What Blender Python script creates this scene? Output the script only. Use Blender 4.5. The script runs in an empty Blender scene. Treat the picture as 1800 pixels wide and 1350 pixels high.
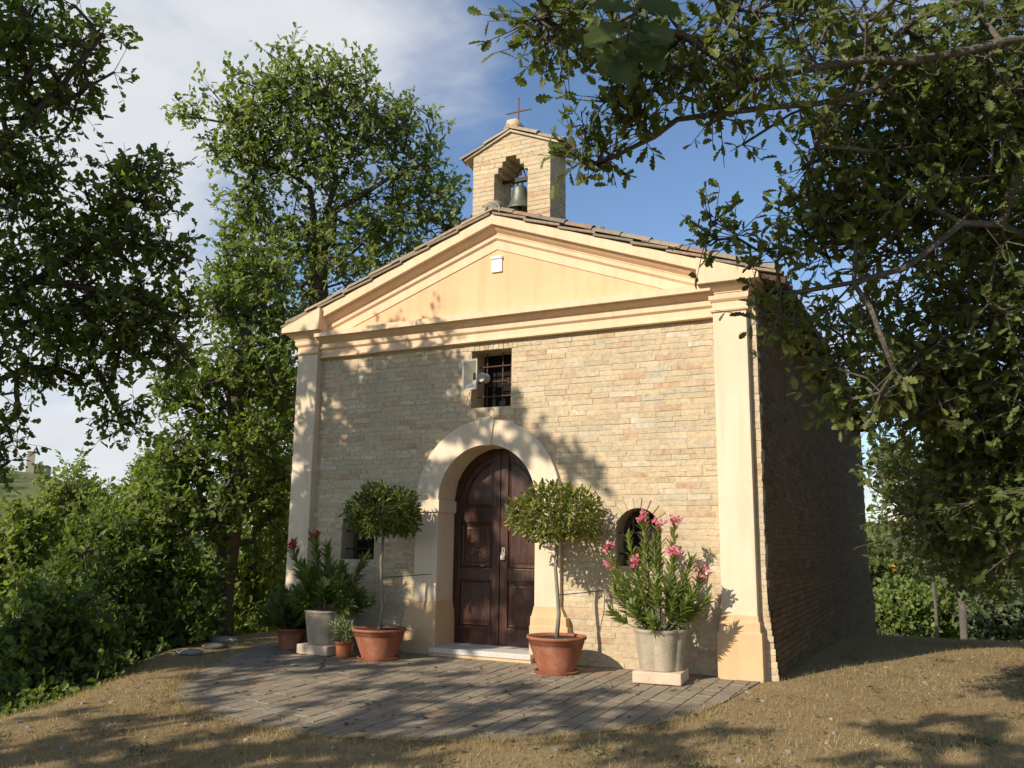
import bpy, math, random
import numpy as np
from mathutils import Vector
rng = np.random.default_rng(7); random.seed(7)
S = bpy.context.scene; COL = S.collection
rad = math.radians

# ---------------------------------------------------------------- camera
F = 1520.6; CAM = np.array([4.7213, -9.0570, 1.3482]); YAW, PITCH, ROLL = -.45816, .17784, .01195
_fw = np.array([math.sin(YAW)*math.cos(PITCH), math.cos(YAW)*math.cos(PITCH), math.sin(PITCH)])
_r0 = np.array([math.cos(YAW), -math.sin(YAW), 0.]); _u0 = np.cross(_r0, _fw)
_r = _r0*math.cos(ROLL)+_u0*math.sin(ROLL); _u = -_r0*math.sin(ROLL)+_u0*math.cos(ROLL)
cd = bpy.data.cameras.new('camera'); cam = bpy.data.objects.new('camera', cd); COL.objects.link(cam)
cd.sensor_width = 36; cd.lens = F/1800*36; cd.clip_start = .05; cd.clip_end = 40000
from mathutils import Matrix
M = Matrix.Identity(4)
for i in range(3):
    M[i][0], M[i][1], M[i][2], M[i][3] = _r[i], _u[i], -_fw[i], CAM[i]
cam.matrix_world = M; S.camera = cam
def pix(x, y, D):                       # a point on the sight line of a photo pixel, D metres away
    d = _fw+_r*(x-900)/F+_u*(675-y)/F
    return CAM+d/np.linalg.norm(d)*D
def toPix(P):
    d = np.asarray(P, float)-CAM; z = d@_fw
    return np.stack([900+F*(d@_r)/z, 675-F*(d@_u)/z], -1)

# ---------------------------------------------------------------- sky, sun, exposure
SUN_AZ, SUN_EL = rad(20), rad(31)      # azimuth from the facade normal towards -x
sdir = np.array([-math.sin(SUN_AZ)*math.cos(SUN_EL), -math.cos(SUN_AZ)*math.cos(SUN_EL), math.sin(SUN_EL)])
wd = bpy.data.worlds.new('World'); S.world = wd; wd.use_nodes = True
nt = wd.node_tree; N = nt.nodes; L = nt.links; N.clear()
def nd(tree, t, **k):
    n = tree.nodes.new(t)
    for a, b in k.items(): setattr(n, a, b)
    return n
sky = nd(nt, 'ShaderNodeTexSky', sky_type='NISHITA', sun_disc=False, sun_elevation=SUN_EL,
         sun_rotation=math.atan2(sdir[0], sdir[1]), air_density=1.0, dust_density=.7, ozone_density=2.0)
tc = nd(nt, 'ShaderNodeTexCoord'); sep = nd(nt, 'ShaderNodeSeparateXYZ'); L.new(tc.outputs['Generated'], sep.inputs[0])
def mth(tree, op, a, b=None, clamp=False):
    n = nd(tree, 'ShaderNodeMath', operation=op, use_clamp=clamp)
    for i, v in enumerate((a, b)):
        if v is None: continue
        if isinstance(v, (int, float)): n.inputs[i].default_value = v
        else: tree.links.new(v, n.inputs[i])
    return n.outputs[0]
den = mth(nt, 'ADD', mth(nt, 'MAXIMUM', sep.outputs[2], 0.0), .22)
cmb = nd(nt, 'ShaderNodeCombineXYZ'); L.new(mth(nt, 'DIVIDE', sep.outputs[0], den), cmb.inputs[0]); L.new(mth(nt, 'DIVIDE', sep.outputs[1], den), cmb.inputs[1])
no = nd(nt, 'ShaderNodeTexNoise'); no.inputs['Scale'].default_value = 1.15; no.inputs['Detail'].default_value = 9; no.inputs['Roughness'].default_value = .55
no.inputs['Distortion'].default_value = .35
mp = nd(nt, 'ShaderNodeMapping'); mp.inputs['Location'].default_value = (3.1, 1.7, 0); L.new(cmb.outputs[0], mp.inputs[0]); L.new(mp.outputs[0], no.inputs[0])
bank = pix(120, 200, 1)-CAM; bank /= np.linalg.norm(bank)
dt = nd(nt, 'ShaderNodeVectorMath', operation='DOT_PRODUCT'); L.new(tc.outputs['Generated'], dt.inputs[0]); dt.inputs[1].default_value = tuple(bank)
bias = nd(nt, 'ShaderNodeMapRange', interpolation_type='SMOOTHSTEP'); L.new(dt.outputs['Value'], bias.inputs[0])
for i, v in ((1, .84), (2, .985), (3, 0), (4, .30)): bias.inputs[i].default_value = v
lowb = nd(nt, 'ShaderNodeMapRange', interpolation_type='SMOOTHSTEP'); L.new(sep.outputs[2], lowb.inputs[0])
for i, v in ((1, .0), (2, .30), (3, .13), (4, 0)): lowb.inputs[i].default_value = v
cov = mth(nt, 'ADD', mth(nt, 'ADD', no.outputs[0], bias.outputs[0]), lowb.outputs[0])
cr = nd(nt, 'ShaderNodeMapRange', interpolation_type='SMOOTHSTEP'); L.new(cov, cr.inputs[0])
for i, v in ((1, .545), (2, .80), (3, 0), (4, .95)): cr.inputs[i].default_value = v
n2 = nd(nt, 'ShaderNodeTexNoise'); n2.inputs['Scale'].default_value = 3; n2.inputs['Detail'].default_value = 6; L.new(mp.outputs[0], n2.inputs[0])
cc = nd(nt, 'ShaderNodeMix', data_type='RGBA'); L.new(n2.outputs[0], cc.inputs[0])
cc.inputs[6].default_value = (4.9, 5.05, 5.4, 1); cc.inputs[7].default_value = (6.6, 6.7, 6.8, 1)
mx = nd(nt, 'ShaderNodeMix', data_type='RGBA'); L.new(cr.outputs[0], mx.inputs[0]); skm = nd(nt, 'ShaderNodeMix', data_type='RGBA', blend_type='MULTIPLY'); skm.inputs[0].default_value = 1; L.new(sky.outputs[0], skm.inputs[6]); skm.inputs[7].default_value = (1.0, 1.07, 1.15, 1); L.new(skm.outputs[2], mx.inputs[6]); L.new(cc.outputs[2], mx.inputs[7])
bg = nd(nt, 'ShaderNodeBackground'); bg.inputs['Strength'].default_value = .125; L.new(mx.outputs[2], bg.inputs[0])
wo = nd(nt, 'ShaderNodeOutputWorld'); L.new(bg.outputs[0], wo.inputs[0])
sl = bpy.data.lights.new('sun', 'SUN'); sl.energy = 5.0; sl.angle = rad(.55); sl.color = (1, .89, .755)
sun = bpy.data.objects.new('sun', sl); COL.objects.link(sun); sun.rotation_euler = Vector(sdir).to_track_quat('Z', 'Y').to_euler(); sun.location = (-20, -40, 40)
S.view_settings.view_transform = 'Standard'; S.view_settings.look = 'None'; S.view_settings.exposure = 0.15; S.view_settings.gamma = 1
S.render.engine = 'CYCLES'; S.cycles.max_bounces = 6; S.cycles.transparent_max_bounces = 4; S.cycles.use_denoising = True

# ---------------------------------------------------------------- materials
def newmat(name):
    m = bpy.data.materials.new(name); m.use_nodes = True; t = m.node_tree
    return m, t, t.nodes['Principled BSDF']
def noise(t, scale, detail=5, rough=.55, coord='Object', dist=0.):
    c = nd(t, 'ShaderNodeTexCoord'); n = nd(t, 'ShaderNodeTexNoise'); n.inputs['Scale'].default_value = scale
    n.inputs['Detail'].default_value = detail; n.inputs['Roughness'].default_value = rough; n.inputs['Distortion'].default_value = dist
    t.links.new(c.outputs[coord], n.inputs[0]); return n.outputs[0]
def ramp(t, fac, stops):
    r = nd(t, 'ShaderNodeValToRGB'); e = r.color_ramp.elements
    e[0].position, e[0].color = stops[0][0], (*stops[0][1], 1); e[1].position, e[1].color = stops[-1][0], (*stops[-1][1], 1)
    for p, c in stops[1:-1]:
        x = e.new(p); x.color = (*c, 1)
    t.links.new(fac, r.inputs[0]); return r.outputs[0]
def mixc(t, fac, a, b, mode='MIX'):
    m = nd(t, 'ShaderNodeMix', data_type='RGBA', blend_type=mode)
    for i, v in ((0, fac), (6, a), (7, b)):
        if isinstance(v, (int, float)): m.inputs[i].default_value = v
        elif isinstance(v, tuple): m.inputs[i].default_value = (*v, 1)
        else: t.links.new(v, m.inputs[i])
    return m.outputs[2]
def bump(t, b, h, strength, dist=.01):
    n = nd(t, 'ShaderNodeBump'); n.inputs['Strength'].default_value = strength; n.inputs['Distance'].default_value = dist
    t.links.new(h, n.inputs['Height']); t.links.new(n.outputs[0], b.inputs['Normal'])
def plain(name, c, rough=.85, var=.12, scale=6, bmp=.25, bscale=60, metal=0., spec=.3, coord='Object', bdist=.006):
    m, t, b = newmat(name)
    n1 = noise(t, scale, 6, .6, coord); lo = tuple(x*(1-var) for x in c); hi = tuple(min(1, x*(1+var)) for x in c)
    n3 = noise(t, scale*9, 4, .6, coord)
    base = ramp(t, n1, [(.3, lo), (.7, hi)])
    base = mixc(t, .35, base, ramp(t, n3, [(.35, lo), (.65, hi)]))
    t.links.new(base, b.inputs['Base Color']); b.inputs['Roughness'].default_value = rough; b.inputs['Metallic'].default_value = metal
    b.inputs['Specular IOR Level'].default_value = spec
    bump(t, b, noise(t, bscale, 5, .6, coord), bmp, bdist); return m
def plaster(name, c, stain=.12):
    m, t, b = newmat(name)
    n1 = noise(t, 1.3, 7, .62); n2 = noise(t, 14, 6, .65)
    d = tuple(x*(1-stain)*k for x, k in zip(c, (1, .97, .92)))
    base = ramp(t, n1, [(.32, d), (.62, c)])
    base = mixc(t, .22, base, ramp(t, n2, [(.35, d), (.6, c)]))
    t.links.new(base, b.inputs['Base Color']); b.inputs['Roughness'].default_value = .9; b.inputs['Specular IOR Level'].default_value = .2
    c_ = nd(t, 'ShaderNodeTexCoord'); mp_ = nd(t, 'ShaderNodeMapping'); mp_.inputs['Scale'].default_value = (7, 7, .5); t.links.new(c_.outputs['Object'], mp_.inputs[0])
    ns_ = nd(t, 'ShaderNodeTexNoise'); ns_.inputs['Scale'].default_value = 1.5; ns_.inputs['Detail'].default_value = 6; t.links.new(mp_.outputs[0], ns_.inputs[0])
    base = mixc(t, 1., base, ramp(t, ns_.outputs[0], [(.36, (.93, .92, .90)), (.52, (1, 1, 1))]), 'MULTIPLY'); t.links.new(base, b.inputs['Base Color'])
    h = mixc(t, .4, noise(t, 3.0, 4, .5), noise(t, 70, 5, .6)); bump(t, b, h, .45, .010); return m
def pieces(name, src, rough=.92, bscale=55, bmp=.6, lichen=None, smear=None):
    # colour per piece: 'object' = the object's own colour, else the colour attribute of a joined mesh
    m, t, b = newmat(name)
    if src == 'object': o = nd(t, 'ShaderNodeObjectInfo'); c = o.outputs['Color']
    else: o = nd(t, 'ShaderNodeVertexColor', layer_name='Col'); c = o.outputs['Color']
    g = nd(t, 'ShaderNodeNewGeometry'); n = nd(t, 'ShaderNodeTexNoise'); n.inputs['Scale'].default_value = 23; n.inputs['Detail'].default_value = 7; n.inputs['Roughness'].default_value = .65
    t.links.new(g.outputs['Position'], n.inputs[0])
    k = ramp(t, n.outputs[0], [(.3, (.74, .73, .72)), (.5, (1, 1, 1)), (.72, (1.16, 1.15, 1.1))])
    if smear:
        ns_ = nd(t, 'ShaderNodeTexNoise'); ns_.inputs['Scale'].default_value = 9; ns_.inputs['Detail'].default_value = 6; ns_.inputs['Roughness'].default_value = .7; t.links.new(g.outputs['Position'], ns_.inputs[0])
        c = mixc(t, ramp(t, ns_.outputs[0], [(.38, (.15, .15, .15)), (.62, (.9, .9, .9))]), c, smear)
    c2 = mixc(t, 1., c, k, 'MULTIPLY')
    nb = nd(t, 'ShaderNodeTexNoise'); nb.inputs['Scale'].default_value = 2.1; nb.inputs['Detail'].default_value = 5; t.links.new(g.outputs['Position'], nb.inputs[0])
    c2 = mixc(t, ramp(t, nb.outputs[0], [(.45, (0, 0, 0)), (.75, (.5, .5, .5))]), c2, lichen or (.40, .345, .25))
    t.links.new(c2, b.inputs['Base Color']); b.inputs['Roughness'].default_value = rough; b.inputs['Specular IOR Level'].default_value = .2
    nf = nd(t, 'ShaderNodeTexNoise'); nf.inputs['Scale'].default_value = bscale; nf.inputs['Detail'].default_value = 6; nf.inputs['Roughness'].default_value = .7; t.links.new(g.outputs['Position'], nf.inputs[0])
    bump(t, b, nf.outputs[0], bmp, .012); return m
def foliage(name, dark, mid, light, trans=.38, rough=.5):
    m, t, b = newmat(name)
    a = nd(t, 'ShaderNodeAttribute', attribute_name='tint')
    c = ramp(t, a.outputs['Fac'], [(0., dark), (.5, mid), (1., light)])
    t.links.new(c, b.inputs['Base Color']); b.inputs['Roughness'].default_value = rough; b.inputs['Specular IOR Level'].default_value = .35
    tr = nd(t, 'ShaderNodeBsdfTranslucent'); t.links.new(mixc(t, 1., c, (1.25, 1.35, .55), 'MULTIPLY'), tr.inputs[0])
    ms = nd(t, 'ShaderNodeMixShader'); ms.inputs[0].default_value = trans
    t.links.new(b.outputs[0], ms.inputs[1]); t.links.new(tr.outputs[0], ms.inputs[2]); t.links.new(ms.outputs[0], t.nodes['Material Output'].inputs[0]); return m
MAT = {}
MAT['cream'] = plaster('cream_plaster', (.75, .62, .45))
MAT['entab'] = plaster('warm_plaster', (.78, .575, .38), .10)
MAT['tymp'] = plaster('ochre_plaster', (.76, .49, .28), .09)
MAT['plinth'] = plaster('plinth_plaster', (.66, .465, .265), .14)
MAT['mortar'] = plain('lime_mortar', (.53, .43, .285), .95, .22, 5, .7, 60, bdist=.012)
MAT['brickO'] = pieces('brick_single', 'object', smear=(.56, .455, .30)); MAT['brickV'] = pieces('brick_joined', 'attr', smear=(.56, .455, .30)); MAT['brickS'] = pieces('brick_shade_tint', 'attr', lichen=(.12, .10, .07))  # brickS: side wall brick, its patches darkened to paint in shade
MAT['pavO'] = pieces('paver_single', 'object', .9, 40, .5, (.30, .245, .165)); MAT['pavV'] = pieces('paver_joined', 'attr', .9, 40, .5, (.30, .245, .165))
MAT['tileO'] = pieces('tile_single', 'object', .95, 45, .7, (.20, .185, .14)); MAT['tileV'] = pieces('tile_joined', 'attr', .95, 45, .7, (.20, .185, .14))
MAT['iron'] = plain('old_iron', (.13, .075, .05), .75, .4, 30, .4, 90, .3)
MAT['darkiron'] = plain('dark_iron', (.045, .035, .03), .6, .3, 30, .3, 90, .5)
MAT['bronze'] = plain('bell_bronze', (.15, .165, .125), .5, .35, 14, .3, 60, .55)
MAT['stone'] = plain('cast_stone', (.40, .34, .24), .92, .3, 7, .6, 70, bdist=.012)
MAT['block'] = plain('pale_block', (.60, .46, .33), .92, .2, 8, .5, 60)
MAT['granite'] = plain('granite', (.55, .52, .46), .7, .25, 60, .2, 120)
MAT['terra'] = plain('terracotta', (.30, .105, .055), .8, .28, 5, .3, 70)
_t = MAT['terra'].node_tree; _b = _t.nodes['Principled BSDF']; _src = _b.inputs['Base Color'].links[0].from_socket
_t.links.new(mixc(_t, ramp(_t, noise(_t, 6, 7, .68), [(.50, (0, 0, 0)), (.74, (.55, .55, .55))]), _src, (.46, .30, .21)), _b.inputs['Base Color'])
MAT['terra2'] = plain('bright_terracotta', (.40, .14, .065), .8, .2, 8, .3, 70)
MAT['soil'] = plain('soil', (.05, .035, .025), 1, .4, 30, 1., 60, bdist=.02)
MAT['dark'] = plain('dark_interior', (.012, .010, .009), .95, .2, 6)
MAT['horn'] = plain('grey_plastic', (.46, .445, .37), .5, .06, 8, .1, 60)
MAT['marble'] = plain('white_marble', (.88, .87, .82), .5, .04, 8, .1, 40)
MAT['soffit'] = plain('old_timber', (.09, .055, .035), .9, .35, 12, .5, 50)
MAT['bark'] = plain('bark', (.105, .085, .065), .95, .4, 9, 1., 30, bdist=.03)
MAT['barkl'] = plain('lichen_bark', (.20, .185, .155), .95, .45, 7, 1., 30, bdist=.03)
MAT['barkm'] = plain('grey_bark', (.13, .112, .088), .95, .5, 7, 1., 30, bdist=.03)
MAT['stem'] = plain('grey_stem', (.23, .20, .15), .9, .2, 20, .5, 60)
MAT['rock'] = plain('rock', (.30, .27, .21), .95, .3, 6, .9, 25, bdist=.03)
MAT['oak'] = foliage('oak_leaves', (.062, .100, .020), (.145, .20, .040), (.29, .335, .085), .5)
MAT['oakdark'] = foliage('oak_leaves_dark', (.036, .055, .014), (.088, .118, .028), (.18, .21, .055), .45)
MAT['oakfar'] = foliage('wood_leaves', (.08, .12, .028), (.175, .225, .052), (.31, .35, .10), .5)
MAT['olive'] = foliage('grey_green_leaves', (.06, .085, .035), (.11, .14, .06), (.18, .21, .10))
MAT['yellow'] = foliage('yellow_leaves', (.22, .13, .015), (.40, .26, .03), (.5, .36, .06))
MAT['bay'] = foliage('bay_leaves', (.045, .07, .014), (.12, .155, .030), (.36, .31, .06), .35, .42)
MAT['olea'] = foliage('oleander_leaves', (.065, .11, .025), (.17, .23, .05), (.34, .37, .11), .4, .42)
MAT['pink'] = foliage('pink_petals', (.66, .14, .28), (.80, .27, .42), (.88, .50, .60), .4, .5)
MAT['red'] = foliage('crimson_petals', (.45, .02, .06), (.62, .04, .10), (.7, .10, .18), .35, .5)
MAT['pale'] = foliage('pale_leaves', (.13, .17, .07), (.24, .29, .13), (.38, .42, .22), .25)
MAT['straw'] = foliage('dry_grass', (.20, .135, .06), (.37, .275, .13), (.55, .44, .235), .3, .8)
# wood of the door
m, t, b = newmat('varnished_wood')
c_ = nd(t, 'ShaderNodeTexCoord'); mpn = nd(t, 'ShaderNodeMapping'); mpn.inputs['Scale'].default_value = (22, 22, 1.6); t.links.new(c_.outputs['Object'], mpn.inputs[0])
nw = nd(t, 'ShaderNodeTexNoise'); nw.inputs['Scale'].default_value = 2; nw.inputs['Detail'].default_value = 7; nw.inputs['Distortion'].default_value = .6; t.links.new(mpn.outputs[0], nw.inputs[0])
t.links.new(ramp(t, nw.outputs[0], [(.3, (.024, .007, .004)), (.5, (.050, .016, .008)), (.75, (.09, .033, .016))]), b.inputs['Base Color'])
t.links.new(ramp(t, noise(t, 5, 6, .6), [(.3, (.26, .26, .26)), (.7, (.5, .5, .5))]), b.inputs['Roughness']); b.inputs['Specular IOR Level'].default_value = .5
bump(t, b, nw.outputs[0], .25, .004); MAT['wood'] = m
# ground
m, t, b = newmat('dry_ground')
g1 = noise(t, .55, 8, .62); g2 = noise(t, 9, 8, .7); g3 = noise(t, 60, 6, .7)
near = mixc(t, .5, ramp(t, g1, [(.32, (.17, .115, .055)), (.46, (.28, .20, .095)), (.56, (.36, .27, .135)), (.7, (.43, .335, .175))]), ramp(t, g2, [(.32, (.12, .078, .038)), (.48, (.31, .225, .11)), (.68, (.47, .365, .20))]))
near = mixc(t, .4, near, ramp(t, g3, [(.3, (.12, .085, .045)), (.55, (.30, .22, .115)), (.75, (.5, .40, .24))]))
gg = nd(t, 'ShaderNodeNewGeometry'); sx = nd(t, 'ShaderNodeSeparateXYZ'); t.links.new(gg.outputs['Position'], sx.inputs[0])
slope = nd(t, 'ShaderNodeMapRange'); t.links.new(sx.outputs[2], slope.inputs[0])
for i, v in ((1, -.9), (2, -3.), (3, 0), (4, 1)): slope.inputs[i].default_value = v
wood_ = ramp(t, noise(t, .09, 8, .7), [(.3, (.03, .045, .015)), (.5, (.06, .085, .028)), (.7, (.13, .13, .05))])
far_ = ramp(t, noise(t, .006, 9, .65), [(.35, (.028, .05, .02)), (.5, (.05, .078, .028)), (.56, (.17, .17, .07)), (.7, (.22, .19, .09))])
dv = nd(t, 'ShaderNodeVectorMath', operation='LENGTH'); t.links.new(gg.outputs['Position'], dv.inputs[0])
fr = nd(t, 'ShaderNodeMapRange'); t.links.new(dv.outputs['Value'], fr.inputs[0])
for i, v in ((1, 90), (2, 220), (3, 0), (4, 1)): fr.inputs[i].default_value = v
t.links.new(mixc(t, fr.outputs[0], mixc(t, slope.outputs[0], near, wood_), far_), b.inputs['Base Color'])
b.inputs['Roughness'].default_value = 1; b.inputs['Specular IOR Level'].default_value = .1
bump(t, b, mixc(t, .5, g2, g3), .9, .03); MAT['ground'] = m

# ---------------------------------------------------------------- mesh helpers
def link(o, parent=None):
    COL.objects.link(o)
    if parent is not None: o.parent = parent
    return o
def tag(o, label=None, cat=None, group=None, kind=None):
    for k, v in (('label', label), ('category', cat), ('group', group), ('kind', kind)):
        if v: o[k] = v
    return o
def empty(name, loc=(0, 0, 0), rz=0, **k):
    o = bpy.data.objects.new(name, None); o.location = loc; o.rotation_euler = (0, 0, rz); COL.objects.link(o); o.empty_display_size = .2
    return tag(o, **k)
def npmesh(name, V, faces, mat, parent=None, smooth=False, tint=None, loc=None, colors=None):
    """V (n,3); faces: list of (m,k) int arrays"""
    me = bpy.data.meshes.new(name); V = np.ascontiguousarray(V, np.float32)
    me.vertices.add(len(V)); me.vertices.foreach_set('co', V.ravel())
    faces = [np.asarray(f, np.int32) for f in faces if len(f)]
    li = np.concatenate([f.ravel() for f in faces]); tot = np.concatenate([np.full(len(f), f.shape[1], np.int32) for f in faces])
    st = np.concatenate([[0], np.cumsum(tot)[:-1]]).astype(np.int32)
    me.loops.add(len(li)); me.loops.foreach_set('vertex_index', li)
    me.polygons.add(len(tot)); me.polygons.foreach_set('loop_start', st); me.polygons.foreach_set('loop_total', tot)
    me.polygons.foreach_set('use_smooth', np.full(len(tot), bool(smooth)))
    if tint is not None:
        a = me.attributes.new('tint', 'FLOAT', 'POINT'); a.data.foreach_set('value', np.asarray(tint, np.float32))
    if colors is not None:
        a = me.color_attributes.new('Col', 'FLOAT_COLOR', 'POINT'); a.data.foreach_set('color', np.concatenate([np.asarray(colors, np.float32), np.ones((len(V), 1), np.float32)], 1).ravel())
    me.update(calc_edges=True); me.validate()
    if mat: me.materials.append(MAT[mat] if isinstance(mat, str) else mat)
    o = bpy.data.objects.new(name, me)
    if loc is not None: o.location = loc
    return link(o, parent)
class MB:
    def __init__(s): s.v = []; s.f = []
    def add(s, vs, fs):
        o = len(s.v); s.v += [tuple(map(float, v)) for v in vs]; s.f += [tuple(i+o for i in f) for f in fs]; return s
    def box(s, x0, x1, y0, y1, z0, z1):
        return s.add([(x0, y0, z0), (x1, y0, z0), (x1, y1, z0), (x0, y1, z0), (x0, y0, z1), (x1, y0, z1), (x1, y1, z1), (x0, y1, z1)],
                     [(0, 3, 2, 1), (4, 5, 6, 7), (0, 1, 5, 4), (1, 2, 6, 5), (2, 3, 7, 6), (3, 0, 4, 7)])
    def loft(s, rings, caps=True, closed=True):
        n = len(rings[0]); o = len(s.v)
        for r in rings: s.v += [tuple(map(float, p)) for p in r]
        for k in range(len(rings)-1):
            for i in range(n if closed else n-1):
                j = (i+1) % n; s.f.append((o+k*n+i, o+k*n+j, o+(k+1)*n+j, o+(k+1)*n+i))
        if caps: s.f.append(tuple(o+i for i in range(n))[::-1]); s.f.append(tuple(o+(len(rings)-1)*n+i for i in range(n)))
        return s
    def lathe(s, prof, n=32, c=(0, 0), fn=None):
        rings = []
        for r, z in prof:
            rings.append([(c[0]+r*(fn(2*math.pi*i/n, z) if fn else 1)*math.cos(2*math.pi*i/n), c[1]+r*(fn(2*math.pi*i/n, z) if fn else 1)*math.sin(2*math.pi*i/n), z) for i in range(n)])
        return s.loft(rings)
    def tube(s, pts, rs, n=8):
        pts = [np.array(p, float) for p in pts]; rs = [rs]*len(pts) if isinstance(rs, (int, float)) else rs
        rings = []; up = None
        for i, p in enumerate(pts):
            d = pts[min(i+1, len(pts)-1)]-pts[max(i-1, 0)]; d = d/(np.linalg.norm(d)+1e-9)
            if up is None: up = np.cross(d, [0.3, .9, .2]); 
            up = up-d*(up@d); up /= np.linalg.norm(up)+1e-9; w = np.cross(d, up)
            rings.append([p+rs[i]*(up*math.cos(2*math.pi*k/n)+w*math.sin(2*math.pi*k/n)) for k in range(n)])
        return s.loft(rings)
    def prism(s, poly, y0, y1):         # polygon in x,z (counter-clockwise seen from -y)
        return s.loft([[(x, y1, z) for x, z in poly], [(x, y0, z) for x, z in poly]])
    def build(s, name, mat, parent=None, smooth=False, bevel=0, loc=None, kind=None, label=None):
        me = bpy.data.meshes.new(name); me.from_pydata(s.v, [], s.f)
        me.validate(); me.update()
        import bmesh
        bm = bmesh.new(); bm.from_mesh(me); bmesh.ops.recalc_face_normals(bm, faces=bm.faces); bm.to_mesh(me); bm.free()
        if smooth: me.polygons.foreach_set('use_smooth', [True]*len(me.polygons))
        if mat: me.materials.append(MAT[mat])
        o = bpy.data.objects.new(name, me)
        if loc is not None: o.location = loc
        link(o, parent)
        if bevel:
            bv = o.modifiers.new('edge_bevel', 'BEVEL'); bv.width = bevel; bv.segments = 2; bv.limit_method = 'ANGLE'; bv.angle_limit = rad(40)
        if smooth: 
            pass
        return tag(o, label=label, kind=kind)

# ---------------------------------------------------------------- ground
CRX = np.array([-40, -9, -4.7, -3.6, -2.55, -1., 0, 5, 14, 60]); CRV = np.array([-1., -1.2, -1.75, -2.05, -2.6, -3.75, -4.0, -4.3, -4.6, -5])
def ground_z(x, y):
    x = np.asarray(x, float); y = np.asarray(y, float)
    z = -.016*np.clip(-y, 0, 14)
    yb = np.clip(y, 0, None); z = z-.0042*np.minimum(yb, 16)**2-np.clip(yb-16, 0, 60)*.16
    d = np.clip(np.interp(y, CRX, CRV)-x, 0, None); z = z-.78*d*d/(d+1.3)
    e = np.clip(x-12, 0, None); z = z-.35*e*e/(e+6)
    e = np.clip(-16-y, 0, None); z = z-.15*e*e/(e+8)
    und = .02*np.sin(1.7*x+.6*y)*np.sin(.9*y-1.1*x)
    z = z+und*np.clip((np.hypot(x, y+.5)-3.7)/1.5, 0, 1)*np.clip(np.abs(x-0)-3.2, 0, 1)
    zmin = -26+6*np.sin(x*.013)*np.cos(y*.011)
    z = np.where(z < zmin+6, zmin+6*np.exp(np.clip((z-zmin-6)/6, -50, 0)), z)
    r = np.hypot(x, y); az = np.degrees(np.arctan2(x-CAM[0], y-CAM[1]))
    def hill(a, wa, R, wr, h): return h*np.exp(-((az-a+180) % 360-180)**2/(2*wa*wa)-((r-R)/wr)**2)
    z = z+hill(AZ_T, 6, 1150, 320, 79)+hill(AZ_T-14, 9, 1300, 350, 70)+hill(AZ_T+22, 10, 1700, 420, 50)
    z = z+hill(AZ_V+2, 5, 900, 240, 48)+hill(AZ_V-12, 9, 1500, 350, 45)+hill(AZ_V+14, 8, 1200, 300, 55)
    z = z+hill(AZ_V-2.5, 3.2, 9000, 1500, 230)+hill(AZ_V+9, 4, 9500, 1500, 190)+hill(AZ_V-16, 6, 9800, 1600, 170)+hill(AZ_V+150, 60, 2500, 800, 90)
    return z
def az_of(px, py=930):
    d = pix(px, py, 1)-CAM; return math.degrees(math.atan2(d[0], d[1]))
AZ_T, AZ_V = az_of(40), az_of(1590)
nr = np.concatenate([np.arange(0, 16, .25), 16*1.0825**np.arange(0, 84)]); na = 240
R_, A_ = np.meshgrid(nr, np.linspace(0, 2*np.pi, na, endpoint=False), indexing='ij')
X_, Y_ = .8+R_*np.sin(A_), -3+R_*np.cos(A_)
V = np.stack([X_, Y_, ground_z(X_, Y_)], -1).reshape(-1, 3)
i, j = np.meshgrid(np.arange(len(nr)-1), np.arange(na), indexing='ij'); j2 = (j+1) % na
Fq = np.stack([i*na+j, i*na+j2, (i+1)*na+j2, (i+1)*na+j], -1).reshape(-1, 4)[:, ::-1]
tag(npmesh('ground', V, [Fq], 'ground', smooth=True), kind='structure')
gz = lambda x, y: float(ground_z(x, y))

# ---------------------------------------------------------------- terrace of pavers
tz = lambda x, y: -.016*max(0, -y)+.012
TR = 3.62
terr = MB()
ring = [(TR*math.cos(a), TR*math.sin(a)) for a in np.linspace(math.pi*1.0, 2*math.pi, 60)]
CX, CY, TR = .25, -1.12, 2.68
def hull(pts):
    pts = sorted(pts); up, lo = [], []
    for p in pts:
        while len(lo) > 1 and (lo[-1][0]-lo[-2][0])*(p[1]-lo[-2][1])-(lo[-1][1]-lo[-2][1])*(p[0]-lo[-2][0]) <= 0: lo.pop()
        lo.append(p)
    for p in pts[::-1]:
        while len(up) > 1 and (up[-1][0]-up[-2][0])*(p[1]-up[-2][1])-(up[-1][1]-up[-2][1])*(p[0]-up[-2][0]) <= 0: up.pop()
        up.append(p)
    return lo[:-1]+up[:-1]
ring = hull([(CX+TR*math.cos(a), CY+TR*math.sin(a)) for a in np.linspace(math.pi, 2*math.pi, 40)]+[(3.05, .3), (-3.15, .3), (-3.15, -.25)])
def inside(x, y):
    ok_ = np.ones(np.shape(x), bool)
    for (x0, y0), (x1, y1) in zip(ring, ring[1:]+ring[:1]): ok_ &= (x1-x0)*(y-y0)-(y1-y0)*(x-x0) > -.02
    return ok_
terr.loft([[(x, y, tz(x, y)-.12) for x, y in ring], [(x, y, tz(x, y)-.003) for x, y in ring]])
pav = terr.build('pavement', 'mortar'); tag(pav, kind='structure')
MAT['joint'] = plain('paver_joint', (.215, .175, .115), 1, .3, 9, .6, 50); pav.data.materials[0] = MAT['joint']
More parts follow.
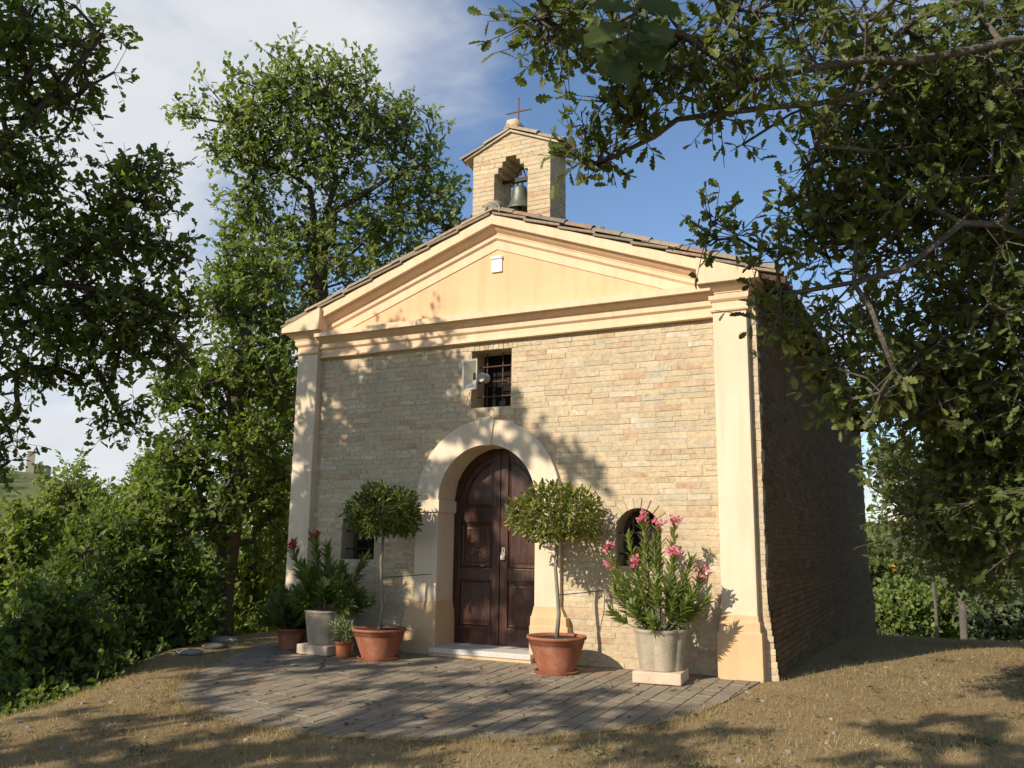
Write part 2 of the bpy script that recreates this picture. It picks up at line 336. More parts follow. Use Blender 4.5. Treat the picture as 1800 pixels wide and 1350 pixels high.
def clip_circle(poly, R):
    out = poly
    for (x0, y0), (x1, y1) in zip(ring, ring[1:]+ring[:1]):
        q = []
        for p0, p1 in zip(out, out[1:]+out[:1]):
            d0 = (x1-x0)*(p0[1]-y0)-(y1-y0)*(p0[0]-x0); d1 = (x1-x0)*(p1[1]-y0)-(y1-y0)*(p1[0]-x0)
            if d0 >= 0: q.append(p0)
            if d0*d1 < 0: u = d0/(d0-d1); q.append((p0[0]+u*(p1[0]-p0[0]), p0[1]+u*(p1[1]-p0[1])))
        out = q
        if len(out) < 3: return []
    return out
PW, PL = .155, .31
pl = []
k = 0
for ix in range(-22, 21):
    x0 = ix*PW; off = (ix % 2)*PL*.5+random.uniform(-.03, .03); y1 = .3-off; 
    while y1 > -4.0:
        y0 = y1-PL*random.uniform(.88, 1.12); g = .006
        poly = clip_circle([(x0+g, y0+g), (x0+PW-g, y0+g), (x0+PW-g, y1-g), (x0+g, y1-g)], TR)
        if poly and max(y for x, y in poly)-min(y for x, y in poly) > .05 and max(x for x, y in poly)-min(x for x, y in poly) > .05 and sum(y for x, y in poly)/len(poly) < .02 and not (abs(x0) < 3 and y0 > -.05):
            if not (len(poly) != 4 and random.random() < .22): pl.append(poly)
        y1 = y0
def paver_col():
    u = random.random()
    c = (.265, .22, .155) if u < .6 else (.235, .20, .145) if u < .8 else (.295, .245, .175) if u < .94 else (.30, .20, .13)
    k = random.uniform(.9, 1.1); return tuple(v*k for v in c)
pl.sort(key=lambda p: np.linalg.norm(np.array([p[0][0], p[0][1], 0])-CAM))
rest = MB(); restc = []
for n_, poly in enumerate(pl):
    cx, cy = sum(p[0] for p in poly)/len(poly), sum(p[1] for p in poly)/len(poly); tilt = random.uniform(-.002, .002), random.uniform(-.002, .002), random.uniform(-.002, .002)
    top = [(x-cx, y-cy, tz(x, y)-tz(cx, cy)+tilt[2]+tilt[0]*(x-cx)*8+tilt[1]*(y-cy)*8) for x, y in poly]; ins = [(x*.975, y*.985, z+.002) for x, y, z in top]; bot = [(x, y, z-.02) for x, y, z in top]
    if n_ < 300:
        o = MB().loft([bot, top, ins]).build('paver', 'pavO', pav, loc=(cx, cy, tz(cx, cy))); o.color = (*paver_col(), 1)
    else:
        rest.loft([[(x+cx, y+cy, z+tz(cx, cy)) for x, y, z in r] for r in (bot, top, ins)]); restc += [paver_col()]*(len(poly)*3)
if restc: tag(npmesh('paving', np.array(rest.v), [np.array([f]) for f in rest.f], 'pavV', pav, colors=restc), kind='stuff')

# ---------------------------------------------------------------- chapel
chapel = empty('chapel', (0, 0, 0), label='small brick chapel with cream plaster pediment, pilasters and a bell gable', cat='chapel')
DEP = 13.5; WY = .105          # depth of the building, plane of the facade's mortar
DC, DH = -.10, .645            # door centre and half width
def arcpts(c, r, z, a0, a1, n): return [(c+r*math.cos(a), z+r*math.sin(a)) for a in np.linspace(a0, a1, n)]
def wall_with_holes(name, mat, holes, poly_top, y0, y1):
    # facade core built from x-strips so that the openings are real
    mb = MB(); return mb
# front wall core: columns between openings
fwall = MB()
NI = dict(c=1.755, h=.255, z0=1.08, zs=1.445); NL = dict(c=-1.955, h=.255, z0=1.08, zs=1.445)
WIN = (-.355, .195, 2.92, 3.63)
def column(x0, x1, z0, z1): fwall.box(x0, x1, WY, WY+.45, z0, z1)
def arch_fill(c, h, zs, ztop):          # masonry above a round opening up to ztop
    pts = arcpts(c, h, zs, 0, math.pi, 17)
    for (xa, za), (xb, zb) in zip(pts, pts[1:]):
        fwall.add([(xa, WY, za), (xb, WY, zb), (xb, WY, ztop), (xa, WY, ztop), (xa, WY+.45, za), (xb, WY+.45, zb), (xb, WY+.45, ztop), (xa, WY+.45, ztop)],
                  [(0, 1, 2, 3), (4, 7, 6, 5), (0, 4, 5, 1), (3, 2, 6, 7)])
XL, XR = -3.06, 3.085
for xa, xb in ((XL, NL['c']-NL['h']), (NL['c']+NL['h'], DC-DH-.012), (DC+DH+.012, NI['c']-NI['h']), (NI['c']+NI['h'], XR)): column(xa, xb, -.4, 2.5)
for d in (NI, NL): column(d['c']-d['h'], d['c']+d['h'], -.4, d['z0']); arch_fill(d['c'], d['h'], d['zs'], 2.5)
arch_fill(DC, DH+.012, 1.81, 2.5); column(XL, XR, 2.5, WIN[2]); column(XL, WIN[0], WIN[2], WIN[3]); column(WIN[1], XR, WIN[2], WIN[3])
fwall.box(XL, XR, WY, WY+.45, WIN[3], 4.06)
fwall.prism([(-2.9, 4.06), (2.9, 4.06), (0, 5.12)], WY, WY+.45)
front = fwall.build('front_wall', 'mortar', chapel)
ZB = -1.6
MAT['shade_mortar'] = plain('mortar_shade_tint', (.13, .105, .075), .95, .25, 5, .7, 60)  # right wall mortar, colour darkened to stand for shade
MB().box(XR-.42, XR-.006, WY+.45, DEP, ZB, 4.16).build('side_wall', 'shade_mortar', chapel)
MB().box(XL, XL+.42, WY+.45, DEP, ZB, 4.16).build('side_wall', 'mortar', chapel)
MB().box(XL, XR, DEP-.4, DEP, ZB, 4.16).prism([(-3, 4.16), (3, 4.16), (0, 5.2)], DEP-.4, DEP).build('back_wall', 'mortar', chapel)
MB().box(-2.6, 2.6, .58, 3.2, -.2, -.1).box(-2.6, 2.6, 3.0, 3.1, -.1, 4).build('interior_screen', 'dark', chapel)
def brick_col():
    u = random.random()
    c = ((.55, .435, .265) if u < .38 else (.61, .50, .325) if u < .56 else (.47, .365, .22) if u < .70 else (.46, .42, .32) if u < .80 else (.53, .37, .225) if u < .90 else (.46, .25, .145) if u < .965 else (.62, .565, .45))
    k = random.uniform(.90, 1.08); return tuple(v*k for v in c)
def brick_mesh(seed):
    r = random.Random(seed); nx, nz = 5, 3; vs = []; fs = []
    for a in range(nz):
        for b_ in range(nx):
            ex = (b_ in (0, nx-1)); ez = a in (0, nz-1)
            vs.append((b_/(nx-1)-.5+r.uniform(-.012, .012), (0.15 if (ex or ez) else 0)+r.uniform(-.16, .16), a/(nz-1)-.5+r.uniform(-.075, .075)*(1 if ez else .4)))
    for a in range(nz-1):
        for b_ in range(nx-1): p = a*nx+b_; fs.append((p, p+1, p+nx+1, p+nx))
    rim = [i for i in range(nx)]+[i*nx+nx-1 for i in range(1, nz)]+[(nz-1)*nx+i for i in range(nx-2, -1, -1)]+[i*nx for i in range(nz-2, 0, -1)]
    o = len(vs); vs += [(vs[i][0]*1.0, 4., vs[i][2]*1.0) for i in rim]
    for k_ in range(len(rim)): k2 = (k_+1) % len(rim); fs.append((rim[k2], rim[k_], o+k_, o+k2))
    return np.array(vs), fs
BM = [brick_mesh(s) for s in range(10)]
BDEP = .0045                      # one unit of the brick's relief
def brick_data(i):
    if i not in BMD:
        me = bpy.data.meshes.new('brick'); me.from_pydata([tuple(v) for v in BM[i][0]], [], BM[i][1]); me.materials.append(MAT['brickO']); BMD[i] = me
    return BMD[i]
BMD = {}
def blocked(x0, x1, z0, z1):
    def hit(a, b, c, d): return x0 < b and x1 > a and z0 < d and z1 > c
    if hit(WIN[0], WIN[1], WIN[2], 3.70): return True
    if hit(DC-.96, DC+.96, -1, 1.82): return True
    for d in (NI, NL):
        if hit(d['c']-d['h'], d['c']+d['h'], d['z0'], d['zs']): return True
        for X in (x0, x1):
            if z1 > d['zs'] and math.hypot(X-d['c'], max(z0, d['zs'])-d['zs']) < d['h']+.12 : return True
        if z1 > d['zs'] and x0 < d['c'] < x1 and z0-d['zs'] < d['h']+.12: return True
    for X in (x0, x1, (x0+x1)/2):
        if z1 > 1.8 and math.hypot(X-DC, max((z0+z1)/2, 1.81)-1.81) < .975: return True
    return False
bricks = []
z = .0; ci = 0; CH = .0615
while z < 3.70:
    h = CH*random.uniform(.94, 1.06); x = -2.70-random.uniform(0, .25)
    wob = random.uniform(-.004, .004)
    while x < 2.70:
        ln = random.choice((.285, .285, .27, .30, .20, .25, .32))*random.uniform(.9, 1.1)
        a, b_ = max(x+.003, -2.71), min(x+ln-.003, 2.71)
        if b_-a > .04:
            parts = [(a, b_)]
            if blocked(a, b_, z, z+h):
                parts = []; seg = None
                for q in np.arange(a, b_, .02):
                    if not blocked(q, q+.02, z, z+h): seg = (seg[0] if seg else q, q+.02)
                    elif seg: parts.append(seg); seg = None
                if seg: parts.append(seg)
            for p0, p1 in parts:
                if p1-p0 > .035: bricks.append((p0, p1, z+.003+wob, min(z+h-.003+wob, 3.725), 0.))
        x += ln
    # quoin strip beyond the right pilaster, flaring at the foot
    fl = max(0, .78-z)*.11
    bricks.append((3.0, XR+.006+fl+random.uniform(-.004, .004), z+.002, z+h-.002, -.002)); bricks.append((XL-.006-fl, -2.98, z+.004, z+h-.004, -.002))
    z += h; ci += 1
for k in range(11):               # soldier lintel over the window
    x0 = WIN[0]-.09+k*.066; bricks.append((x0+.004, x0+.062, 3.635, 3.715, -.004))
def bview(b_): 
    q = toPix([[b_[0], WY, b_[2]], [b_[1], WY, b_[3]]]); return (q[1, 0]-q[0, 0])*(q[0, 1]-q[1, 1])
bricks.sort(key=bview, reverse=True)
jv, jf, jc = [], [], []; off = 0
def add_joined(i, c, s, col, M3=None):
    global off
    v = BM[i][0]*np.array(s); v = v@M3.T if M3 is not None else v
    jv.append(v+np.array(c)); jf.extend([tuple(q+off for q in f) for f in BM[i][1]]); jc.extend([col]*len(v)); off += len(v)
def flush_joined(name, parent, mat='brickV'):
    global jv, jf, jc, off
    q4 = [f for f in jf if len(f) == 4]
    o = npmesh(name, np.concatenate(jv), [np.array(q4)], mat, parent, colors=jc); tag(o, kind='stuff'); jv, jf, jc, off = [], [], [], 0; return o
for n_, (x0, x1, z0, z1, dy) in enumerate(bricks):
    i = random.randrange(10); c = ((x0+x1)/2, WY-.0052+dy*.5+random.uniform(-.0036, .0026), (z0+z1)/2); s = (x1-x0, BDEP, z1-z0)
    if n_ < 300:
        o = bpy.data.objects.new('brick', brick_data(i)); o.location = c; o.scale = s; o.color = (*brick_col(), 1); link(o, front)
    else: add_joined(i, c, s, brick_col())
flush_joined('brickwork', front)
# side wall brickwork (right side, shade painted into the brick colour)
sidew = [o for o in chapel.children if o.name.startswith('side_wall')][0]
Rz = np.array([[0, -1, 0], [1, 0, 0], [0, 0, 1.]])
z = -.9
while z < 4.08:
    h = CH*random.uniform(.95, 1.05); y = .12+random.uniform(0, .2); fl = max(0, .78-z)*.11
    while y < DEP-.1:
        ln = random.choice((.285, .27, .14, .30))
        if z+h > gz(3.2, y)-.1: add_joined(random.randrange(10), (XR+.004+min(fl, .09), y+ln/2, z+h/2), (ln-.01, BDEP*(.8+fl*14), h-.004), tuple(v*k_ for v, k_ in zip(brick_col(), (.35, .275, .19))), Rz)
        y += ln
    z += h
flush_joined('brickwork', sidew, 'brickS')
# round-headed niches with radial brick heads, bars and dark panes
for d in (NI, NL):
    nw_ = empty('niche_window', (0, 0, 0)); nw_.parent = chapel
    for k in range(11):
        a0, a1 = math.pi*(k+.07)/11, math.pi*(k+.93)/11
        q = [(d['c']+r*math.cos(a), d['zs']+r*math.sin(a)) for r, a in ((d['h']+.004, a0), (d['h']+.118, a0), (d['h']+.118, a1), (d['h']+.004, a1))]
        o = MB().prism(q, WY-.012+random.uniform(-.004, .003), WY+.06).build('voussoir', 'brickO', nw_); o.color = (*(brick_col() if k % 4 == 2 else (.53, .43, .28)), 1)
    rim = [(d['c']-d['h']+.02, d['z0']+.002), (d['c']+d['h']-.02, d['z0']+.002)]+arcpts(d['c'], d['h']-.02, d['zs'], 0, math.pi, 15)
    inn = [(d['c']+(x-d['c'])*.8, d['z0']+.05+(zz-d['z0'])*.88) for x, zz in rim]
    MB().loft([[(x, WY+.29, zz) for x, zz in rim], [(x, WY+.25, zz) for x, zz in rim], [(x, WY+.25, zz) for x, zz in inn], [(x, WY+.29, zz) for x, zz in inn]], caps=False).build('window_frame', 'soffit', nw_)
    MB().prism(inn, WY+.275, WY+.28).build('pane', 'dark', nw_)
    for bz in (d['z0']+.13, d['zs']-.01): MB().tube([(d['c']-d['h']-.01, WY+.10, bz), (d['c']+d['h']+.01, WY+.10, bz)], .009, 6).build('window_bar', 'darkiron', nw_)
    for bx in (-.09, .09): MB().tube([(d['c']+bx, WY+.11, d['z0']-.01), (d['c']+bx, WY+.11, d['zs']+.23)], .007, 6).build('window_bar', 'darkiron', nw_)
    MB().box(d['c']-d['h']-.03, d['c']+d['h']+.03, WY-.012, WY+.3, d['z0']-.05, d['z0']).build('sill', 'brickO', nw_, bevel=.006).color = (.48, .37, .24, 1)
# pilasters
for sgn in (-1, 1):
    p = empty('pilaster', (0, 0, 0)); p.parent = chapel
    xo, xi = (3.012, 2.655); a, b_ = (xi, xo) if sgn > 0 else (-3.0, -2.665)
    MB().box(a, b_, 0, WY+.02, .62, 3.80).build('shaft', 'cream', p, bevel=.008)
    pb = MB(); e = .045
    pb.loft([[(a-e, -e, -.25), (b_+e, -e, -.25), (b_+e, WY+.05, -.25), (a-e, WY+.05, -.25)]]+[[(a-q, -q, zz), (b_+q, -q, zz), (b_+q, WY+.05, zz), (a-q, WY+.05, zz)] for q, zz in ((e, .0), (e, .455), (e-.018, .468), (e-.020, .56), (e-.034, .572), (.006, .628))])
    pb.build('plinth', 'plinth', p, bevel=.006)
    cp = MB()
    prof = [(0., 3.775), (.020, 3.782), (.026, 3.797), (.020, 3.812), (.002, 3.818), (.002, 3.885), (.014, 3.893), (.032, 3.915), (.034, 3.972), (.042, 3.975), (.044, 3.986), (.062, 4.0), (.092, 4.022), (.118, 4.048), (.122, 4.066), (.165, 4.070)]
    cp.loft([[(a-q if sgn < 0 else a-min(q, .13), -q, zz-.0), (b_+(q if sgn > 0 else min(q, .13)), -q, zz), (b_+(q if sgn > 0 else min(q, .13)), WY+.05, zz), (a-q if sgn < 0 else a-min(q, .13), WY+.05, zz)] for q, zz in prof])
    cp.build('capital', 'entab', p)
    # block above the capital whose top follows the roof slope
    xa, xb = (a-.128, b_+.168) if sgn > 0 else (a-.168, b_+.128)
    top = lambda x: 5.285-.362*abs(x)
    poly = [(xa, 4.068), (xb, 4.068), (xb, top(xb)), (xa, top(xa))]
    MB().prism(poly, -.168, WY+.05).build('corner_block', 'entab', p, bevel=.006)
# entablature between the pilasters, raking cornices, tympanum
def sweep(prof, xs, zoff):    # profile (proj, z) swept along x with a height offset per x
    mb = MB(); rings = []
    for x, zo in zip(xs, zoff):
        r = [(x, .055-q, zz+zo) for q, zz in prof]; r += [(x, WY+.12, prof[-1][1]+zo), (x, WY+.12, prof[0][1]+zo)]; rings.append(r)
    return mb.loft(rings)
hp = [(0, 3.716), (.026, 3.722), (.026, 3.742), (.002, 3.748), (.002, 3.825), (.012, 3.832), (.032, 3.850), (.034, 3.905), (.040, 3.907), (.041, 3.918), (.060, 3.928), (.088, 3.945), (.112, 3.966), (.115, 3.980), (.160, 3.983), (.160, 4.055), (.05, 4.075), (0, 4.078)]
sweep(hp, (-2.66, 2.66), (0.0, 0.02)).build('horizontal_cornice', 'entab', chapel)
rp = [(-.02, 4.885), (.0, 4.888), (.0, 5.0), (.012, 5.010), (.030, 5.026), (.032, 5.078), (.040, 5.080), (.041, 5.092), (.060, 5.104), (.088, 5.123), (.112, 5.147), (.115, 5.163), (.160, 5.167), (.160, 5.285)]
for sgn in (-1, 1):
    sweep(rp, (0, sgn*2.56), (0, -.362*2.56)).build('raking_cornice', 'entab', chapel)
MB().prism([(-2.5, 4.04), (2.5, 4.04), (2.5, 4.1), (0, 5.0), (-2.5, 4.1)], .068, WY+.06).build('tympanum', 'tymp', chapel)
# stone scroll plaque
pq = MB().box(-.07, .07, .045, .07, 4.60, 4.765); pq.tube([(-.078, .045, 4.775), (.078, .045, 4.775)], .022, 10); pq.tube([(-.074, .05, 4.60), (.074, .05, 4.60)], .010, 8)
pq.build('plaque', 'marble', chapel, bevel=.004, label='small white scroll plaque in the pediment')
# door surround
ds = empty('door_surround', (0, 0, 0)); ds.parent = chapel
JY = .04
for sgn in (-1, 1):
    xi = DC+sgn*DH; xo = xi+sgn*.315; a, b_ = min(xi, xo), max(xi, xo)
    MB().box(a, b_, JY, .55, .60, 1.675).build('jamb', 'cream', ds, bevel=.008)
    MB().loft([[(a-q, JY-q, zz), (b_+q, JY-q, zz), (b_+q, .552, zz), (a-q, .552, zz)] for q, zz in ((.004, 1.66), (.026, 1.668), (.028, 1.80), (.024, 1.812), (.0, 1.815))]).build('impost', 'cream', ds)
    MB().loft([[(a-q*(2 if sgn < 0 else .6), JY-q, zz), (b_+q*(2 if sgn > 0 else .6), JY-q, zz), (b_+q*(2 if sgn > 0 else .6), .554, zz), (a-q*(2 if sgn < 0 else .6), .554, zz)] for q, zz in ((.058, -.2), (.058, .40), (.048, .412), (.046, .50), (.034, .512), (.02, .56), (.006, .615))]).build('plinth', 'plinth', ds, bevel=.006)
for a0, a1 in ((0, math.pi/2-.10), (math.pi/2+.10, math.pi)):
    outer = arcpts(DC, .955, 1.812, a0, a1, 20); inner = arcpts(DC, DH, 1.812, a0, a1, 20)
    rings = [[(xi_, .55, zi), (xi_, JY, zi), (xo_, JY, zo_), (xo_, .2, zo_)] for (xi_, zi), (xo_, zo_) in zip(inner, outer)]
    MB().loft(rings).build('arch_ring', 'cream', ds, bevel=.006)
q = [(DC+.66*math.sin(-.105), 1.812+.637), (DC+.66*math.sin(.105), 1.812+.637), (DC+.985*math.sin(.112), 1.812+.975), (DC+.985*math.sin(-.112), 1.812+.975)]
MB().prism(q, JY-.022, .55).build('keystone', 'cream', ds, bevel=.006)
MB().box(-.74, .575, -.11, .50, .045, .105).build('threshold', 'granite', ds, bevel=.008)
MB().box(-.735, .57, -.095, .50, -.25, .045).build('step_base', 'plinth', ds)
# door leaves
DY = .44
for sgn in (-1, 1):
    leaf = empty('door_leaf', (0, 0, 0)); leaf.parent = chapel
    def lf(x): return DC+sgn*x
    def outline(i0, i1, z0, inset=0, ztop=None):
        pts = []
        r = DH-inset
        zz = np.linspace(0, 1, 14)
        xs = np.linspace(i0, i1, 14)
        top = [(x, min(1.812+math.sqrt(max(0, r*r-x*x)), ztop or 99)) for x in xs]
        return [(lf(i0), z0), (lf(i1), z0)]+[(lf(x), z_) for x, z_ in top[::-1]]
    MB().prism(outline(.004, DH+.02, .10, -.02), DY+.02, DY+.06).build('leaf_board', 'wood', leaf)
    MB().prism(outline(.004, .105, .105, 0), DY, DY+.021).build('meeting_stile', 'wood', leaf, bevel=.004)
    MB().prism([(lf(.545), .105), (lf(DH), .105), (lf(DH), 1.815), (lf(.545), 1.815)], DY, DY+.021).build('hinge_stile', 'wood', leaf, bevel=.004)
    for z0, z1 in ((.105, .31), (.86, 1.0), (1.55, 1.72)): MB().prism([(lf(.105), z0), (lf(.545), z0), (lf(.545), z1), (lf(.105), z1)], DY+.002, DY+.021).build('rail', 'wood', leaf, bevel=.004)
    arc_o = [(lf(x), 1.812+math.sqrt(max(0, DH**2-x*x))) for x in np.linspace(.105, DH, 12)]; arc_i = [(lf(.105+(x-.105)*.82), 1.812+math.sqrt(max(0, (DH*.86)**2-(.105+(x-.105)*.82)**2))) for x in np.linspace(.105, DH, 12)]
    MB().loft([[(xo_, DY+.021, zo_), (xo_, DY+.002, zo_), (xi_, DY+.002, zi), (xi_, DY+.021, zi)] for (xo_, zo_), (xi_, zi) in zip(arc_o, arc_i)]).build('arched_rail', 'wood', leaf)
    for z0, z1 in ((.31, .86), (1.0, 1.55)):
        r0 = [(lf(.115), z0+.01), (lf(.535), z0+.01), (lf(.535), z1-.01), (lf(.115), z1-.01)]; c0 = ((r0[0][0]+r0[1][0])/2, (z0+z1)/2)
        ins = lambda k_, y_: [(c0[0]+(x-c0[0])*(1-k_/.21), y_, c0[1]+(zz-c0[1])*(1-k_/.27)) for x, zz in r0]
        MB().loft([ins(0, DY+.012), ins(.012, DY+.004), ins(.028, DY+.013), ins(.04, DY+.018), ins(.065, DY+.008)]).build('panel', 'wood', leaf)
    tp = [(lf(.115), 1.73), (lf(.50), 1.73), (lf(.50), 1.86), (lf(.40), 2.08), (lf(.25), 2.24), (lf(.115), 2.30)]; c0 = (lf(.27), 1.96)
    ins = lambda k_, y_: [(c0[0]+(x-c0[0])*(1-k_), y_, c0[1]+(zz-c0[1])*(1-k_)) for x, zz in tp]
    MB().loft([ins(0, DY+.018), ins(.08, DY+.012), ins(.2, DY+.006)]).build('panel', 'wood', leaf)
    if sgn > 0:
        MB().tube([(lf(.05), DY-.004, 1.235), (lf(.05), DY-.02, 1.24), (lf(.05), DY-.02, 1.19)], .008, 6).box(lf(.03), lf(.07), DY-.006, DY+.004, 1.14, 1.25).build('hasp', 'granite', leaf)
        MB().tube([(lf(.055)+.024*math.cos(a), DY-.025, 1.165+.028*math.sin(a)) for a in np.linspace(-.4, 3.5, 10)], .005, 6).lathe([(.001, 1.105), (.028, 1.108), (.032, 1.13), (.028, 1.158), (.001, 1.16)], 14, (lf(.055), DY-.028)).build('padlock', 'horn', leaf, smooth=False)
# upper window
uw = empty('upper_window', (0, 0, 0)); uw.parent = chapel
MB().box(WIN[0]-.05, WIN[1]+.05, WY+.34, WY+.36, WIN[2]-.03, WIN[3]+.03).build('pane', 'dark', uw)
for k_, bx in enumerate((-.235, -.02, .095)): MB().tube([(bx, WY+.19+.006*k_, WIN[2]-.01), (bx, WY+.19+.006*k_, WIN[3]+.01)], .0085, 6).build('window_bar', 'iron', uw)
for bz in (3.08, 3.265, 3.455): MB().tube([(WIN[0]-.01, WY+.175, bz), (WIN[1]+.01, WY+.175, bz+.004)], .0085, 6).build('window_bar', 'iron', uw)
for dx, dz in ((-.018, .022), (.018, .022), (-.018, -.024), (.018, -.024)): MB().box(.095+dx-.008, .095+dx+.008, WY+.155, WY+.17, 3.265+dz-.011, 3.265+dz+.011).build('clamp', 'iron', uw)
MB().tube([(-.06+.04*math.cos(a), WY-.028, 2.85+.055*math.sin(a)) for a in np.linspace(0, 6.2, 18)], .0025, 5).build('wall_ring', 'darkiron', chapel)
MB().tube([(.06, WY-.03, 2.90), (.062, WY-.03, 2.84), (.058, WY-.03, 2.81)], .003, 5).build('wall_hook', 'darkiron', chapel)

# roof -------------------------------------------------------------
roof = empty('roof', (0, 0, 0)); roof.parent = chapel
RS = .362; RTOP = 5.30
def rz(x): return RTOP-RS*abs(x)
EXS = {1: 3.44, -1: 3.24}
for sgn in (-1, 1):
    EX = EXS[sgn]
    MB().add([(0, -.10, rz(0)), (sgn*EX, -.10, rz(EX)), (sgn*EX, DEP+.15, rz(EX)), (0, DEP+.15, rz(0)), (0, -.10, rz(0)-.07), (sgn*EX, -.10, rz(EX)-.07), (sgn*EX, DEP+.15, rz(EX)-.07), (0, DEP+.15, rz(0)-.07)],
             [(0, 1, 2, 3), (4, 7, 6, 5), (0, 4, 5, 1), (1, 5, 6, 2), (2, 6, 7, 3), (3, 7, 4, 0)]).build('roof_deck', 'soffit', roof)
    y = .35
    while y < DEP:
        MB().add([(sgn*3.05, y, rz(3.05)-.075), (sgn*(EX-.03), y, rz(EX-.03)-.075), (sgn*(EX-.03), y, rz(EX)-.13), (sgn*3.05, y, rz(3.05)-.17), (sgn*3.05, y+.09, rz(3.05)-.075), (sgn*(EX-.03), y+.09, rz(EX-.03)-.075), (sgn*(EX-.03), y+.09, rz(EX)-.13), (sgn*3.05, y+.09, rz(3.05)-.17)],
                 [(0, 1, 2, 3), (4, 7, 6, 5), (0, 4, 5, 1), (1, 5, 6, 2), (2, 6, 7, 3), (3, 7, 4, 0)]).build('rafter_end', 'soffit', roof)
        y += .55
    MB().box(min(sgn*3.05, sgn*3.16), max(sgn*3.05, sgn*3.16), .1, DEP, 4.02, 4.14).build('eave_course', 'mortar', roof)
def tile_col():
    u = random.random(); c = (.30, .24, .165) if u < .5 else (.26, .225, .17) if u < .75 else (.34, .255, .17) if u < .93 else (.32, .20, .13)
    k = random.uniform(.8, 1.15); return np.array(c)*k
def coppo(w0=.085, w1=.068, L_=.46, th=.013, n=7, up=True):
    vs = []; fs = []
    for s_, (w, xx) in enumerate(((w0, 0), (w1, L_))):
        for rr in (1., 1-th/w0):
            for k_ in range(n):
                a = math.pi*k_/(n-1); vs.append((xx, w*rr*math.cos(a), (w*rr*math.sin(a))*.8*(1 if up else -1)))
    for k_ in range(n-1):
        a, b_, c, d = k_, n+k_, 2*n+k_, 3*n+k_
        fs += [(a, a+1, c+1, c), (b_, d, d+1, b_+1), (a, b_, b_+1, a+1), (c, c+1, d+1, d)]
    fs += [(0, 2*n, 3*n, n), (n-1, 2*n-1, 4*n-1, 3*n-1)]
    return np.array(vs), fs
CV, CF = coppo(); CVu, CFu = coppo(up=False)
me_t = bpy.data.meshes.new('roof_tile'); me_t.from_pydata([tuple(v) for v in CV], [], CF); me_t.materials.append(MAT['tileO'])
ang = math.atan(RS)
tv, tf, tcx, to = [], [], [], 0
for sgn in (-1, 1):
    EX = EXS[sgn]
    for cidx, y in enumerate(np.arange(-.03, DEP+.1, .20)):
        for k_ in range(10):
            dist = .12+k_*.365; xx = EX+.04-dist*math.cos(ang)
            if xx < .25: continue
            jy, jz, jr = random.uniform(-.012, .012), random.uniform(-.004, .012), random.uniform(-.05, .05)
            for cover in (True, False):
                yy = y+(0 if cover else .10)
                # local x of a tile runs up the slope
                ux = np.array([-sgn*math.cos(ang), jr*.5, math.sin(ang)]); uy = np.array([0, 1., 0]); uz = np.cross(ux, uy)*1.0
                if uz[2] < 0: uz = -uz
                ux2 = ux+uz*(-.035); P0 = np.array([sgn*xx, yy+jy, rz(xx)+(.06+jz if cover else .08)]); P0[0] = sgn*(xx+.0)
                if cover and cidx < 4:
                    o = bpy.data.objects.new('roof_tile', me_t); Mx = Matrix.Identity(4)
                    for a in range(3): Mx[a][0], Mx[a][1], Mx[a][2], Mx[a][3] = ux2[a], uy[a], uz[a], P0[a]
                    o.matrix_world = Mx; o.color = (*tile_col(), 1); link(o, roof); o.matrix_local = Mx
                else:
                    vv = (CV if cover else CVu); q = P0+vv[:, :1]*ux2+vv[:, 1:2]*uy+vv[:, 2:]*uz
                    tv.append(q); tf += [tuple(i_+to for i_ in f) for f in CF]; tcx += [tile_col()]*len(q); to += len(q)
tag(npmesh('tiling', np.concatenate(tv), [np.array(tf)], 'tileV', roof, colors=tcx), kind='stuff')
# verge: flat tiles stepping down the front edge, with a few lumps of mortar
for sgn in (-1, 1):
    dist = 0.02; 
    while dist < EXS[sgn]-.14:
        ln = random.uniform(.40, .46); x0, x1 = dist, min(dist+ln+.03, EXS[sgn]-.03); lift = .030
        z0, z1 = rz(x0)-.012, rz(x1)+lift-.012
        yv = -.135+random.uniform(-.012, .012)
        v = [(sgn*x0, yv, z0), (sgn*x1, yv, z1), (sgn*x1, .22, z1), (sgn*x0, .22, z0), (sgn*x0, yv, z0+.030), (sgn*x1, yv, z1+.030), (sgn*x1, .22, z1+.030), (sgn*x0, .22, z0+.030)]
        o = MB().add(v, [(0, 3, 2, 1), (4, 5, 6, 7), (0, 1, 5, 4), (1, 2, 6, 5), (2, 3, 7, 6), (3, 0, 4, 7)]).build('verge_tile', 'tileO', roof, bevel=.004); o.color = (*tile_col(), 1)
        dist += ln
for k_ in range(int((DEP)/.40)):
    y = -.10+k_*.40
    q = [[(.11*math.cos(a)*(1 if s_ == 0 else .86), y+s_*.45, RTOP+.035+.10*math.sin(a)*(1 if s_ == 0 else .86)+(.012 if s_ == 0 else 0)) for a in np.linspace(-.3, math.pi+.3, 9)] for s_ in (0, 1)]
    inner = [[(x*.85, y_, zz-.014) for x, y_, zz in r] for r in q]
    o = MB().loft([q[0], q[1], inner[1], inner[0], q[0]], caps=False, closed=False).build('ridge_tile', 'tileO', roof); o.color = (*tile_col(), 1)
def lump(c, r, seed, sq=(1, 1, .6)):
    rr = random.Random(seed); mb = MB(); rings = []
    for a in np.linspace(.15, math.pi-.15, 6): rings.append([(c[0]+sq[0]*r*math.sin(a)*math.cos(t_)*rr.uniform(.8, 1.2), c[1]+sq[1]*r*math.sin(a)*math.sin(t_)*rr.uniform(.8, 1.2), c[2]+sq[2]*r*math.cos(a)*rr.uniform(.85, 1.15)) for t_ in np.linspace(0, 2*math.pi, 9)[:-1]])
    return mb.loft(rings)
